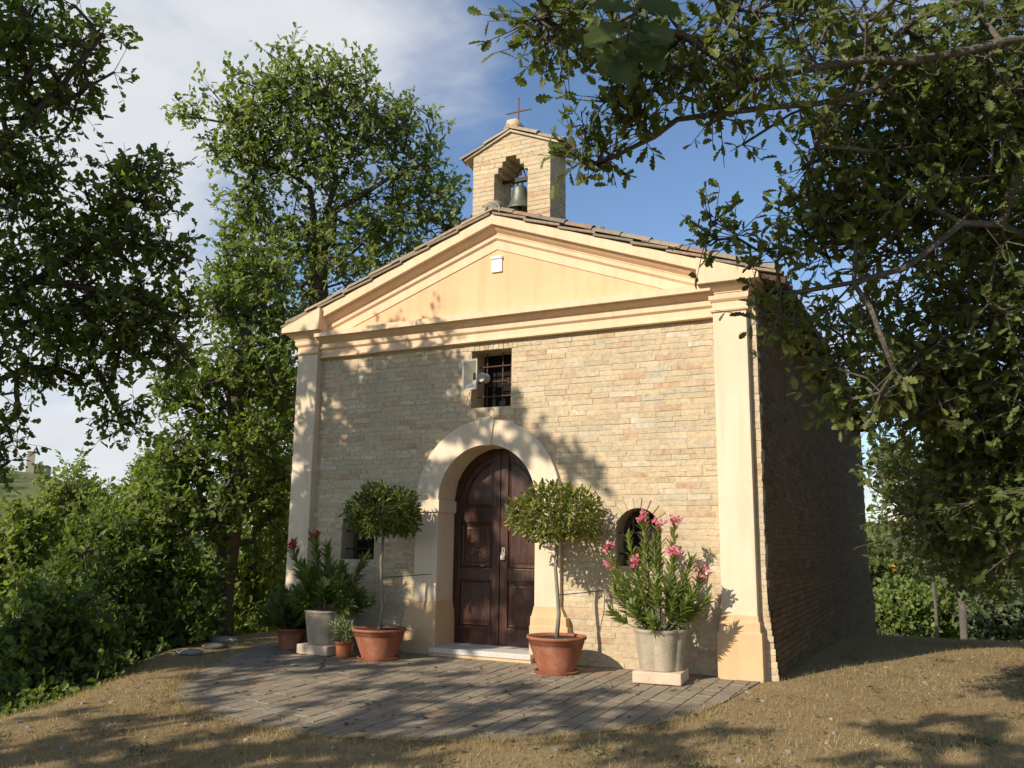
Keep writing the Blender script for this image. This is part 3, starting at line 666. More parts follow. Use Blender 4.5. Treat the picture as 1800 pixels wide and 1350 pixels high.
lump((-.02, .0, 5.41), .12, 4, (1, 1, .75)).build('ridge_mortar', 'rock', roof, smooth=True)
for q_ in ((1.35, .05), (2.05, .1), (.75, .12)): lump((q_[0], q_[1], rz(q_[0])+.12), .07, int(q_[0]*10)).build('ridge_mortar', 'rock', roof, smooth=True)

# bell gable -------------------------------------------------------
bgb = empty('bell_gable', (0, 0, 0)); bgb.parent = chapel
BX0, BX1, BY0, BY1 = -.555, .565, .40, .90; OPX0, OPX1 = -.235, .245; BZE, BZA = 6.36, 6.60; OPS = 6.06; OPB = 5.36
steps = [(OPX0, OPX1, OPB, OPS), (OPX0+.055, OPX1-.055, OPS, OPS+.075), (OPX0+.115, OPX1-.115, OPS+.075, OPS+.15), (OPX0+.165, OPX1-.165, OPS+.15, OPS+.225)]
core = MB(); g = .004
core.box(BX0+g, OPX0-g, BY0+g, BY1-g, 5.0, OPS).box(OPX1+g, BX1-g, BY0+g, BY1-g, 5.0, OPS).box(OPX0-g, OPX1+g, BY0+g, BY1-g, 5.0, OPB)
for (a, b_, z0, z1) in steps[1:]: core.box(BX0+g, a-g, BY0+g, BY1-g, z0, z1).box(b_+g, BX1-g, BY0+g, BY1-g, z0, z1)
zt = steps[-1][3]
core.prism([(BX0+g, zt), (BX1-g, zt), (BX1-g, BZE), (.005, BZA), (BX0+g, BZE)], BY0+g, BY1-g)
core.build('gable_core', 'mortar', bgb)
z = 5.10; course = 0
def gb(x0, x1, z0, z1, y0, y1):
    if x1-x0 < .03 or z1-z0 < .015: return
    # cut by the sloping top
    zr = min(BZE+(BZA-BZE)*(1-abs(x0-.005)/.56), BZE+(BZA-BZE)*(1-abs(x1-.005)/.56))
    if z0 > zr: return
    z1 = min(z1, zr)
    if z1-z0 < .02: return
    j_ = lambda: random.uniform(-.002, .002)
    vs = [(x0+j_(), y0+j_(), z0+j_()), (x1+j_(), y0+j_(), z0+j_()), (x1+j_(), y1+j_(), z0), (x0+j_(), y1+j_(), z0), (x0+j_(), y0+j_(), z1+j_()), (x1+j_(), y0+j_(), z1+j_()), (x1+j_(), y1+j_(), z1), (x0+j_(), y1+j_(), z1)]
    o = MB().add(vs, [(0, 3, 2, 1), (4, 5, 6, 7), (0, 1, 5, 4), (1, 2, 6, 5), (2, 3, 7, 6), (3, 0, 4, 7)]).build('brick', 'brickO', bgb, bevel=.003)
    c = brick_col(); c = tuple(v*k_ for v, k_ in zip(c, (1.08, 1., .9))); o.color = (*c, 1)
while z < BZA:
    h = .0615; z0, z1 = z+.002, z+h-.002; zm = z+h/2
    op = next(((a, b_) for a, b_, s0, s1 in steps if s0-.001 <= zm < s1), None)
    spans = [(BX0, op[0]), (op[1], BX1)] if op else [(BX0, BX1)]
    for a, b_ in spans:
        n_ = max(1, round((b_-a)/.27)); cuts = [a]+[a+(b_-a)*(q+.5*(course % 2) if n_ > 1 else 0)/n_ for q in range(1 if not course % 2 else 0, n_)]+[b_]; cuts = sorted(set(np.clip(cuts, a, b_)))
        for c0, c1 in zip(cuts, cuts[1:]): gb(c0+.002, c1-.002, z0, z1, BY0-random.uniform(0, .003), BY0+.12)
    # right and left ends, two bricks deep
    for x0, x1 in ((BX1-.12, BX1+random.uniform(0, .005)), (BX0-random.uniform(0, .005), BX0+.12)):
        gb(x0, x1, z0, z1, BY0+.125, BY0+.30); gb(x0, x1, z0, z1, BY0+.305, BY1)
    if op:
        for x0, x1 in ((op[0]-.1, op[0]+.002), (op[1]-.002, op[1]+.1)): gb(x0, x1, z0, z1, BY0+.125, BY0+.31); gb(x0, x1, z0, z1, BY0+.315, BY1)
    z += h; course += 1
bs = (BZA-BZE)/.56; ba = math.atan(bs)
for sgn in (-1, 1):
    for yi, y in enumerate((BY0+.02, BY0+.20, BY0+.38, BY1+.0)):
        for k_ in range(2):
            x0 = .74-k_*.36; ux = np.array([-sgn*math.cos(ba), random.uniform(-.03, .03), math.sin(ba)-.03]); uy = np.array([0, 1., 0]); uz = np.array([sgn*math.sin(ba), 0, math.cos(ba)])
            P0 = np.array([sgn*x0+.005, y+random.uniform(-.012, .012), BZA-bs*x0+.035+k_*.006]); Mx = Matrix.Identity(4)
            for a in range(3): Mx[a][0], Mx[a][1], Mx[a][2], Mx[a][3] = ux[a], uy[a], uz[a], P0[a]
            o = bpy.data.objects.new('roof_tile', me_t); link(o, bgb); o.matrix_local = Mx; c = tile_col()*1.25; o.color = (*c, 1)
    MB().add([(0, BY0-.03, BZA+.0), (sgn*.68, BY0-.03, BZA-bs*.68), (sgn*.68, BY1+.03, BZA-bs*.68), (0, BY1+.03, BZA), (0, BY0-.03, BZA+.03), (sgn*.68, BY0-.03, BZA-bs*.68+.03), (sgn*.68, BY1+.03, BZA-bs*.68+.03), (0, BY1+.03, BZA+.03)],
             [(0, 3, 2, 1), (4, 5, 6, 7), (0, 1, 5, 4), (1, 2, 6, 5), (2, 3, 7, 6), (3, 0, 4, 7)]).build('gable_bed', 'mortar', bgb)
for y in (BY0-.02, BY0+.36):
    q = [[(.10*math.cos(a), y+s_*.40, BZA+.045+.085*math.sin(a)) for a in np.linspace(-.3, math.pi+.3, 9)] for s_ in (0, 1)]
    o = MB().loft(q).build('ridge_tile', 'tileO', bgb); o.color = (.40, .30, .19, 1)
lump((0, BY0+.08, BZA+.11), .13, 8, (1, 1, .8)).build('ridge_mortar', 'mortar', bgb, smooth=True)
cx = MB().box(-.007, .007, .613, .627, BZA+.12, 7.20).box(-.185, .185, .612, .628, 6.988, 7.002)
cx.build('cross', 'iron', bgb, label='thin rusty iron cross on the bell gable')
bell = empty('church_bell', (.015, .65, 5.60), label='green-grey bronze bell hanging in the stepped opening of the bell gable', cat='bell')
MB().lathe([(.0, .345), (.05, .342), (.085, .325), (.098, .29), (.105, .22), (.118, .14), (.145, .07), (.178, .02), (.186, 0), (.172, .0), (.135, .06), (.10, .14), (.09, .25), (.05, .315), (0, .32)], 36).build('bell_body', 'bronze', bell, smooth=True)
MB().tube([(-.25, 0, .43), (.24, 0, .44)], .022, 8).box(-.12, .12, -.03, .03, .40, .455).build('yoke', 'darkiron', bell)
MB().tube([(-.04, 0, .34), (-.03, .0, .42)], .014, 6).tube([(.04, 0, .34), (.03, 0, .42)], .014, 6).tube([(-.07, 0, .45), (-.03, 0, .54), (.03, 0, .60), (.07, 0, .52), (.09, 0, .45)], .010, 6).build('hanger', 'darkiron', bell)
MB().tube([(.14, -.02, .45), (.17, -.02, .30), (.215, -.02, .16)], .009, 6).build('lever', 'darkiron', bell)
MB().tube([(0, 0, .31), (0.005, 0, .06)], .008, 6).lathe([(0, 0.0), (.025, .02), (.03, .04), (.02, .07), (0, .08)], 12).build('clapper', 'darkiron', bell)

# horn loudspeaker -------------------------------------------------
hp_ = pix(843, 655, 10.60)
horn = empty('horn_loudspeaker', (-.235, .13, 3.30), rad(-9), label='grey rectangular horn loudspeaker fixed in the barred window above the door', cat='loudspeaker')
w, h, dd = .10, .175, .2
rings = []
for k_, (ww, hh, y) in enumerate(((w+.012, h+.012, -.13), (w+.012, h+.012, -.12), (w, h, -.12), (w*.80, h*.74, -.075), (w*.62, h*.5, -.035), (.045, .05, .0))): rings.append([(-ww, y, -hh), (ww, y, -hh), (ww, y, hh), (-ww, y, hh)])
inn = [[(x*.93, y-.003, z_*.95) for x, y, z_ in r] for r in rings[2:]][::-1]
MB().loft(rings+[[(-.04, -.006, -.045), (.04, -.006, -.045), (.04, -.006, .045), (-.04, -.006, .045)]]+inn+[rings[0]], caps=False).build('flare', 'horn', horn)
MB().lathe([(0, 0), (.028, 0), (.034, .015), (.034, .10), (0, .10)], 16).build('throat_plug', 'horn', horn).rotation_euler = (rad(-90), 0, 0)
MB().lathe([(0, 0), (.055, 0), (.06, .02), (.06, .11), (0, .11)], 20).build('driver', 'horn', horn).rotation_euler = (rad(-90), 0, 0)
horn.children[-1].location = (0, -.002, 0); horn.children[-2].location = (0, -.10, 0)
MB().tube([(0.0, .08, -.04), (.02, .16, -.08), (.06, .22, -.10)], .012, 6).build('bracket', 'darkiron', horn)

# ---------------------------------------------------------------- foliage tools
def leaf_tpl(kind):
    if kind == 'oak':
        h = [(0, .015), (.14, .07), (.24, .20), (.34, .13), (.46, .29), (.57, .17), (.70, .30), (.80, .17), (.92, .17)]
        up = [(x, y, .10*y*3) for x, y in h]; dn = [(x, -y, .10*y*3) for x, y in h]
        V_ = [(0, 0, 0)]+up+[(1, 0, -.03)]+dn; n = len(h)
        return np.array(V_), [list(range(0, n+2)), [0, n+1]+list(range(2*n+1, n+1, -1))]
    if kind == 'oakm':
        h = [(.18, .10), (.34, .25), (.46, .14), (.66, .30), (.9, .16)]
        V_ = [(0, 0, 0)]+[(x, y, .3*y) for x, y in h]+[(1, 0, -.02)]+[(x, -y, .3*y) for x, y in h]; n = len(h)
        return np.array(V_), [list(range(0, n+2)), [0, n+1]+list(range(2*n+1, n+1, -1))]
    if kind == 'kite':
        return np.array([(0, 0, 0), (.35, .30, .07), (.75, .24, .05), (1, 0, -.02), (.75, -.24, .05), (.35, -.30, .07)]), [[0, 1, 2, 3], [0, 3, 4, 5]]
    if kind == 'lance':
        return np.array([(0, 0, 0), (.3, .10, .02), (.7, .09, .0), (1, 0, -.06), (.7, -.09, .0), (.3, -.10, .02)]), [[0, 1, 2, 3], [0, 3, 4, 5]]
    if kind == 'bay':
        return np.array([(0, 0, 0), (.3, .16, .04), (.7, .15, .03), (1, 0, -.03), (.7, -.15, .03), (.3, -.16, .04)]), [[0, 1, 2, 3], [0, 3, 4, 5]]
    if kind == 'blade':
        return np.array([(0, .05, 0), (0, -.05, 0), (1, 0, .0)]), [[0, 1, 2]]
    if kind == 'petal':
        return np.array([(0, 0, 0), (.5, .35, .1), (1, .2, .05), (1, -.2, .05), (.5, -.35, .1)]), [[0, 4, 3, 2, 1]]
def unit(v): return v/(np.linalg.norm(v, axis=-1, keepdims=True)+1e-9)
def leaves(name, P, A, U, size, kind, mat, parent, tint, origin=(0, 0, 0), smooth=False):
    """P base points, A axis directions, U approximate normals, size lengths"""
    T, polys = leaf_tpl(kind); A = unit(A); W = unit(np.cross(U, A)); U = np.cross(A, W)
    n = len(P); V_ = P[:, None]+size[:, None, None]*(T[None, :, :1]*A[:, None]+T[None, :, 1:2]*W[:, None]+T[None, :, 2:]*U[:, None])
    fs = [(np.arange(n)[:, None]*len(T)+np.array(p)[None]) for p in polys]
    return npmesh(name, V_.reshape(-1, 3)-np.array(origin), fs, mat, parent, tint=np.repeat(tint, len(T)), smooth=smooth)
def rand_in(n, c, r, shell=.5):
    d = unit(rng.normal(size=(n, 3))); return np.array(c)+d*np.array(r)*(rng.random((n, 1))**shell)
def tree(name, label, base, trunk, limbs, blobs, rtrunk, leaf=.10, kind='kite', mat='oak', bark='bark', twigs=4, per=7, tw=.26, group=None, cat='tree', tintb=0., shell=.45, seg=.4, updroop=.25, rexp=.52, limbcap=None):
    base = np.array(base, float); root = empty(name, tuple(base), label=label, cat=cat, group=group)
    P = [np.array(p, float) for p in trunk]; par = [-1]+list(range(len(P)-1)); tips = []
    def attach(poly):
        p0 = np.array(poly[0]); k0 = int(np.argmin([np.linalg.norm(p-p0) for p in P])); last = k0
        for q in poly: P.append(np.array(q, float)); par.append(last); last = len(P)-1
        tips.append(last)
    for l in limbs: attach(l)
    nt_, nl_ = len(trunk), len(P)
    att = np.concatenate([rand_in(n, c, r, shell) for c, r, n in blobs])
    nodes = np.array(P); d0 = np.linalg.norm(att[:, None]-nodes[None], axis=2).min(1); att = att[np.argsort(d0)]
    cap = len(P)+len(att)*4; arr = np.zeros((cap, 3)); arr[:len(P)] = nodes; cnt = len(P)
    for a in att:
        dd_ = np.linalg.norm(arr[:cnt]-a, axis=1)+.35*np.clip(arr[:cnt, 2]-a[2], 0, 9); k0 = int(np.argmin(dd_)); p0 = arr[k0]; ln = np.linalg.norm(a-p0)
        m_ = 1 if ln < seg else 2 if ln < 2*seg else 3; last = k0
        bow = rng.normal(size=3)*.10*ln; bow[2] += updroop*.25*ln
        for q in range(1, m_+1):
            f_ = q/m_; arr[cnt] = p0+(a-p0)*f_+bow*math.sin(math.pi*f_)*(0 if q == m_ else 1); par.append(last); last = cnt; cnt += 1
        tips.append(last)
    Pn = arr[:cnt]; par_ = np.array(par); ch = [[] for _ in range(cnt)]
    for k_ in range(1, cnt):
        if par_[k_] >= 0: ch[par_[k_]].append(k_)
    acc = np.zeros(cnt); order = range(cnt-1, -1, -1)
    for k_ in order: acc[k_] = 1. if not ch[k_] else sum(acc[c] for c in ch[k_])
    rr = .007+(rtrunk-.007)*(acc/acc[0])**rexp
    if limbcap: rr[nt_:] = np.minimum(rr[nt_:], limbcap*(.45+.55*np.clip(acc[nt_:]/200, 0, 1)))
    mb_v, mb_f, cntv = [], [], 0
    started = [(0, None)]
    while started:
        s0, pr = started.pop(); chain = ([pr] if pr is not None else [])+[s0]; k_ = s0
        while ch[k_]:
            c = sorted(ch[k_], key=lambda q: -rr[q]); 
            for q in c[1:]: started.append((q, k_))
            k_ = c[0]; chain.append(k_)
        if len(chain) < 2: continue
        pts = Pn[chain]; rs = rr[chain].copy(); 
        if pr is not None: rs[0] = rs[1]
        ns = 9 if rs[0] > .05 else 5 if rs[0] > .018 else 3
        tg = unit(np.gradient(pts, axis=0)); up = np.array([.31, .2, .93]); 
        if abs(tg[0]@up) > .9: up = np.array([1., 0, 0])
        ringv = []
        for t_, p_, r_ in zip(tg, pts, rs):
            up = up-t_*(up@t_); up /= np.linalg.norm(up)+1e-9; w_ = np.cross(t_, up); an = np.arange(ns)*2*np.pi/ns
            wob = 1+.12*rng.normal(size=ns)*(r_ > .05)
            ringv.append(p_+(r_*wob)[:, None]*(np.cos(an)[:, None]*up+np.sin(an)[:, None]*w_))
        mb_v.append(np.concatenate(ringv)); m_ = len(chain); ii, jj = np.meshgrid(np.arange(m_-1), np.arange(ns), indexing='ij'); j2_ = (jj+1) % ns
        mb_f.append((cntv+np.stack([ii*ns+jj, ii*ns+j2_, (ii+1)*ns+j2_, (ii+1)*ns+jj], -1)).reshape(-1, 4)); cntv += m_*ns
    # twigs and leaves at the tips
    tp = Pn[tips]; pd = unit(tp-Pn[par_[tips]]); n = len(tp)
    td = unit(np.repeat(pd, twigs, 0)*.55+rng.normal(size=(n*twigs, 3))*.75+np.array([0, 0, .12])); t0 = np.repeat(tp, twigs, 0); tl = tw*rng.uniform(.5, 1.25, (n*twigs, 1)); t1 = t0+td*tl
    sd = unit(np.cross(td, [.2, .5, .8])); sd2 = np.cross(td, sd); r0 = .0045
    ringv = np.concatenate([t0[:, None]+r0*sd[:, None]*0+r0*np.stack([sd, -.5*sd+.87*sd2, -.5*sd-.87*sd2], 1), (t1)[:, None]+.4*r0*np.stack([sd, -.5*sd+.87*sd2, -.5*sd-.87*sd2], 1)], 1)
    o_ = cntv+np.arange(n*twigs)[:, None]*6
    fq = np.concatenate([np.stack([o_[:, 0]+a, o_[:, 0]+b_, o_[:, 0]+3+b_, o_[:, 0]+3+a], -1) for a, b_ in ((0, 1), (1, 2), (2, 0))])
    npmesh('trunk', np.concatenate(mb_v+[ringv.reshape(-1, 3)])-base, mb_f+[fq], bark, root, smooth=True)
    m_ = n*twigs*per; f_ = rng.random((m_, 1))**.6; lp = np.repeat(t0, per, 0)+np.repeat(t1-t0, per, 0)*f_
    la = unit(np.repeat(td, per, 0)*.7+rng.normal(size=(m_, 3))*.75+np.array([0, 0, -.12])); lu = unit(rng.normal(size=(m_, 3))*.48+np.array([-.22, -.55, .62]))
    tint = np.clip(np.repeat(rng.normal(.5, .14, n*twigs), per)+rng.normal(0, .15, m_)+tintb, 0, 1)
    leaves('crown', lp, la, lu, leaf*rng.uniform(.5, 1.28, m_), kind, mat, root, tint, base)
    return root
def PB(L_):     # crown lobes given as photo direction, distance and size in pixels
    out = []
    for x, y, rx, ry, D, n in L_:
        k_ = D/F; out.append((pix(x, y, D), (rx*k_, max(rx, ry)*k_*.9, ry*k_), n))
    return out

# ---------------------------------------------------------------- trees
# big oak on the right, trunk outside the frame
b0 = np.array([10.0, -1.2, gz(10.0, -1.2)])
lim = [[pix(1830, 430, 6.5), pix(1760, 395, 6.2), pix(1690, 392, 6.0), pix(1645, 430, 5.9), pix(1590, 472, 5.8), pix(1500, 497, 5.75), pix(1400, 514, 5.7), pix(1372, 512, 5.7)],
       [pix(1850, 60, 6.3), pix(1760, 75, 6.0), pix(1690, 92, 5.8), pix(1600, 108, 5.6), pix(1520, 104, 5.5), pix(1440, 118, 5.3), pix(1370, 132, 5.2), pix(1318, 140, 5.1)],
       [pix(1600, 108, 5.7), pix(1530, 160, 5.5), pix(1440, 182, 5.4), pix(1390, 200, 5.4), pix(1340, 232, 5.3), pix(1305, 254, 5.3)],
       [pix(1440, 182, 5.4), pix(1340, 190, 5.3), pix(1250, 202, 5.2), pix(1190, 210, 5.2), pix(1150, 240, 5.1), pix(1110, 260, 5.1), pix(1050, 290, 5.1)],
       [pix(1318, 140, 5.1), pix(1200, 60, 5.0), pix(1080, 40, 4.8), pix(1000, 60, 4.7), pix(950, 30, 4.6)],
       [pix(1700, 0, 6.2), pix(1600, 40, 5.9), pix(1545, 90, 5.7), pix(1500, 170, 5.6), pix(1460, 190, 5.5)],
       [pix(1500, 497, 5.75), pix(1530, 540, 5.7), pix(1552, 600, 5.7), pix(1572, 650, 5.7)],
       [pix(1860, 800, 7.5), pix(1760, 780, 7.4), pix(1680, 700, 7.2), pix(1640, 560, 7.0), pix(1700, 480, 6.9)]]
bl = PB([(965, 25, 40, 28, 4.6, 14), (1010, 60, 45, 25, 4.7, 14), (1080, 30, 70, 40, 4.9, 24), (1110, 160, 50, 35, 5.0, 11), (1310, 45, 160, 50, 5.2, 50), (1180, 120, 80, 50, 5.1, 26), (1330, 160, 110, 40, 5.2, 24), (1055, 268, 45, 32, 5.1, 14), (1130, 215, 50, 22, 5.1, 9), (1500, 55, 160, 80, 5.8, 55), (1600, 190, 160, 100, 6.2, 70), (1470, 260, 80, 70, 5.8, 28),
         (1465, 370, 65, 70, 5.9, 26), (1560, 380, 130, 90, 6.1, 60), (1285, 405, 60, 25, 5.7, 12), (1365, 440, 45, 25, 5.8, 8), (1385, 555, 55, 25, 5.8, 14), (1490, 565, 65, 40, 6.0, 14), (1505, 690, 50, 30, 6.1, 12), (1450, 650, 32, 18, 6.0, 7),
         (1610, 620, 100, 100, 6.6, 56), (1700, 300, 130, 170, 6.6, 90), (1770, 520, 110, 220, 7.0, 190), (1700, 760, 120, 120, 7.4, 120), (1640, 690, 90, 70, 7.0, 50), (1780, 830, 80, 150, 7.4, 130), (1760, 130, 130, 140, 6.6, 90), (1640, 880, 95, 75, 8.2, 75), (1730, 950, 90, 70, 8.4, 80), (1590, 830, 55, 45, 8.6, 24)])
bl += [((7.2, -3.6, 6.2), (2.4, 2.2, 1.5), 90), ((9.5, -1.5, 6.0), (3., 3., 2.2), 120), ((6.6, -5.6, 5.9), (1.8, 1.6, 1.0), 110), ((7.2, 1.5, 6.2), (1.5, 1.6, 1.3), 90), ((7.0, 4.5, 6.6), (1.3, 1.8, 1.2), 90), ((3.7, -9.0, 3.9), (.75, .7, .3), 26), (pix(1110, 60, 2.0)+sdir*1.35, (.42, .42, .25), 34)]  # later lobes added out of view to shade the boughs, side wall and spray
bl = [(c, r, max(6, int(n*(.78 if np.linalg.norm(np.array(c)-CAM) < 5.9 else 1.3)))) for c, r, n in bl]
tree('oak_tree', 'large oak with long boughs reaching over the chapel roof corner and the dry grass', b0,
     [b0, b0+[-.1, 0, 1.4], b0+[-.2, .05, 2.6], b0+[-.35, .0, 3.6], b0+[-.5, -.1, 4.6], b0+[-.6, -.2, 5.6]], lim, bl, .22, .080, 'oak', 'oakdark', 'barkm', 4, 4, .27, rexp=.7, limbcap=.036, group='oaks round the chapel', seg=.35, tintb=.2)
# close overhanging spray with leaves one can tell apart
sp0 = pix(1150, -60, 2.1)
spray = empty('oak_spray', tuple(sp0), label='dark shaded oak sprig hanging overhead with large lobed leaves', cat='branch')
sp = [pix(1180, -60, 2.15), pix(1120, 10, 2.05), pix(1105, 50, 2.0), pix(1100, 90, 2.0)]
MB().tube([p-sp0 for p in sp], [.006, .005, .004, .003], 6).build('twig', 'bark', spray)
T_, pol = leaf_tpl('oak')
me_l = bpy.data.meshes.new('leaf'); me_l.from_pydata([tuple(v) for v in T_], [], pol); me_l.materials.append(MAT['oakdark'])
a_ = me_l.attributes.new('tint', 'FLOAT', 'POINT'); a_.data.foreach_set('value', np.full(len(T_), .25, np.float32))
for (bx, by, ex, ey) in ((1105, 40, 1035, 75), (1102, 60, 1060, 125), (1100, 88, 1110, 150), (1100, 80, 1160, 120), (1105, 45, 1175, 70), (1112, 20, 1050, 5), (1118, 10, 1190, 20), (1100, 85, 1085, 140), (1104, 55, 1150, 95), (1110, 30, 1140, 60)):
    p0 = pix(bx, by, 2.0+random.uniform(-.03, .03)); p1 = pix(ex, ey, 2.0+random.uniform(-.08, .08)); ax = unit(p1-p0); sz = np.linalg.norm(p1-p0)*1.12; nrm = unit(-_fw+np.array([random.uniform(-.3, .3), random.uniform(-.3, .3), .4])); w_ = unit(np.cross(nrm, ax)); nn = np.cross(ax, w_)
    Mx = Matrix.Identity(4)
    for a in range(3): Mx[a][0], Mx[a][1], Mx[a][2], Mx[a][3] = ax[a]*sz, w_[a]*sz*1.15, nn[a]*sz, (p0-sp0)[a]
    o = bpy.data.objects.new('leaf', me_l); link(o, spray); o.matrix_local = Mx
# left foreground oak
D1 = 10.2
bp = pix(-330, 1000, 9.8); b1 = np.array([bp[0], bp[1], gz(bp[0], bp[1])-.05])
limA = [pix(-150, 760, D1), pix(-60, 700, D1), pix(0, 668, D1), pix(50, 645, D1), pix(105, 650, D1), pix(140, 664, D1), pix(165, 640, D1)]
limB = [pix(-140, 660, D1), pix(-60, 600, D1), pix(0, 545, D1), pix(60, 495, D1), pix(130, 450, D1), pix(190, 405, D1-.2), pix(240, 350, D1-.3), pix(282, 300, D1-.3)]
limC = [pix(165, 640, D1), pix(190, 690, D1-.2), pix(215, 745, D1-.3)]; limD = [pix(-200, 420, D1), pix(-80, 330, D1), pix(20, 240, D1-.3), pix(110, 150, D1-.4), pix(180, 60, D1-.5)]
limE = [pix(60, 495, D1), pix(150, 505, D1-.3), pix(240, 525, D1-.4), pix(320, 560, D1-.5)]; limH = [pix(30, 660, D1), pix(28, 690, D1), pix(33, 725, D1)]
lb = PB([(90, 60, 90, 70, D1-.3, 46), (150, 110, 45, 45, D1-.4, 16), (30, 180, 70, 90, D1, 46), (110, 185, 40, 30, D1-.3, 14), (20, 330, 70, 80, D1, 40), (60, 290, 40, 30, D1-.2, 12), (255, 330, 62, 50, D1-.3, 40), (200, 370, 60, 40, D1-.3, 26), (120, 430, 100, 50, D1, 50), (230, 440, 80, 40, D1-.4, 34), (300, 445, 40, 22, D1-.4, 14),
         (50, 510, 90, 60, D1, 50), (180, 520, 90, 40, D1-.3, 40), (290, 545, 55, 35, D1-.4, 26), (100, 590, 110, 45, D1, 54), (230, 590, 80, 40, D1-.3, 40), (300, 620, 40, 40, D1-.4, 18), (60, 655, 60, 22, D1, 18), (170, 670, 50, 22, D1-.2, 18), (205, 735, 35, 26, D1-.3, 14), (5, 720, 12, 40, D1, 8), (8, 800, 14, 40, D1, 10)])
lb += PB([(-120, 300, 130, 240, D1, 110), (-140, 560, 130, 120, D1, 60), (-60, 60, 110, 120, D1, 60), (-130, -160, 110, 110, D1, 40)])
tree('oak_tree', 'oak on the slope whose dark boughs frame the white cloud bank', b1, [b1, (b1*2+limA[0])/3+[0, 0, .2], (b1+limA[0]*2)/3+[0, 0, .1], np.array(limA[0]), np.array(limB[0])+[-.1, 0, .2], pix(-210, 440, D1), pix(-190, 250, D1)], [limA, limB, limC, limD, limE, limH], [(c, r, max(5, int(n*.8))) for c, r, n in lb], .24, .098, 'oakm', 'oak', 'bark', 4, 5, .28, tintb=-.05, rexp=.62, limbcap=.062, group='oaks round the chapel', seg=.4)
# tall oak behind the left slope of the roof
D2 = 17.2
c2 = pix(560, 900, D2); b2 = np.array([c2[0], c2[1], gz(c2[0], c2[1])])
st1 = [pix(556, 440, D2), pix(552, 380, D2), pix(545, 330, D2), pix(505, 300, D2), pix(450, 285, D2), pix(420, 250, D2)]
st2 = [pix(562, 440, D2), pix(575, 370, D2), pix(590, 320, D2), pix(585, 250, D2), pix(570, 180, D2)]
st3 = [pix(585, 430, D2), pix(590, 370, D2), pix(640, 340, D2-.2), pix(690, 310, D2-.3), pix(740, 290, D2-.3)]; st4 = [pix(690, 350, D2-.2), pix(735, 375, D2-.2), pix(790, 400, D2)]
tb = PB([(510, 150, 55, 70, D2, 46), (450, 190, 75, 55, D2, 46), (590, 165, 85, 65, D2, 60), (345, 205, 38, 14, D2, 8), (420, 260, 60, 50, D2, 40), (520, 250, 110, 60, D2, 70), (650, 220, 85, 65, D2, 56), (720, 240, 62, 50, D2, 34), (600, 320, 120, 60, D2, 64), (740, 330, 75, 60, D2, 44), (450, 350, 65, 60, D2, 44), (690, 400, 100, 50, D2, 50), (500, 420, 90, 45, D2, 50), (780, 380, 50, 60, D2, 30), (620, 430, 120, 50, D2, 56), (545, 500, 150, 60, D2, 95), (410, 420, 30, 26, D2, 12)])
tree('oak_tree', 'tall forked sunlit oak standing behind the left roof slope of the chapel', b2, [b2, pix(565, 800, D2), pix(560, 650, D2), pix(560, 520, D2), pix(560, 470, D2)], [st1, st2, st3, st4], tb, .20, .118, 'oakm', 'oakfar', 'bark', 4, 6, .38, rexp=.58, limbcap=.085, group='oaks round the chapel', seg=.7, tintb=.12)
# oak beside the left pilaster
D3 = 13.6
c3 = pix(385, 1120, D3); b3 = np.array([c3[0], c3[1], min(gz(c3[0], c3[1]), c3[2])])
tb = PB([(440, 470, 75, 45, D3+1, 34), (400, 540, 70, 60, D3+.5, 44), (480, 560, 70, 70, D3+1, 50), (420, 650, 100, 60, D3, 60), (340, 690, 60, 50, D3, 34), (480, 700, 50, 80, D3+.5, 44), (400, 770, 110, 60, D3, 60), (320, 820, 60, 50, D3-.4, 34), (460, 850, 60, 70, D3+.3, 44), (380, 890, 90, 60, D3-.5, 46), (300, 900, 60, 60, D3-.6, 34), (470, 960, 50, 60, D3+.4, 26)])
tree('oak_tree', 'leaning dark-trunked oak growing beside the left pilaster', b3, [b3, pix(390, 1040, D3), pix(402, 960, D3), pix(410, 880, D3), pix(418, 790, D3), pix(414, 700, D3), pix(430, 600, D3+.3)], [], tb, .17, .105, 'oakm', 'oak', 'bark', 5, 7, .34, group='oaks round the chapel', seg=.5, tintb=.08)
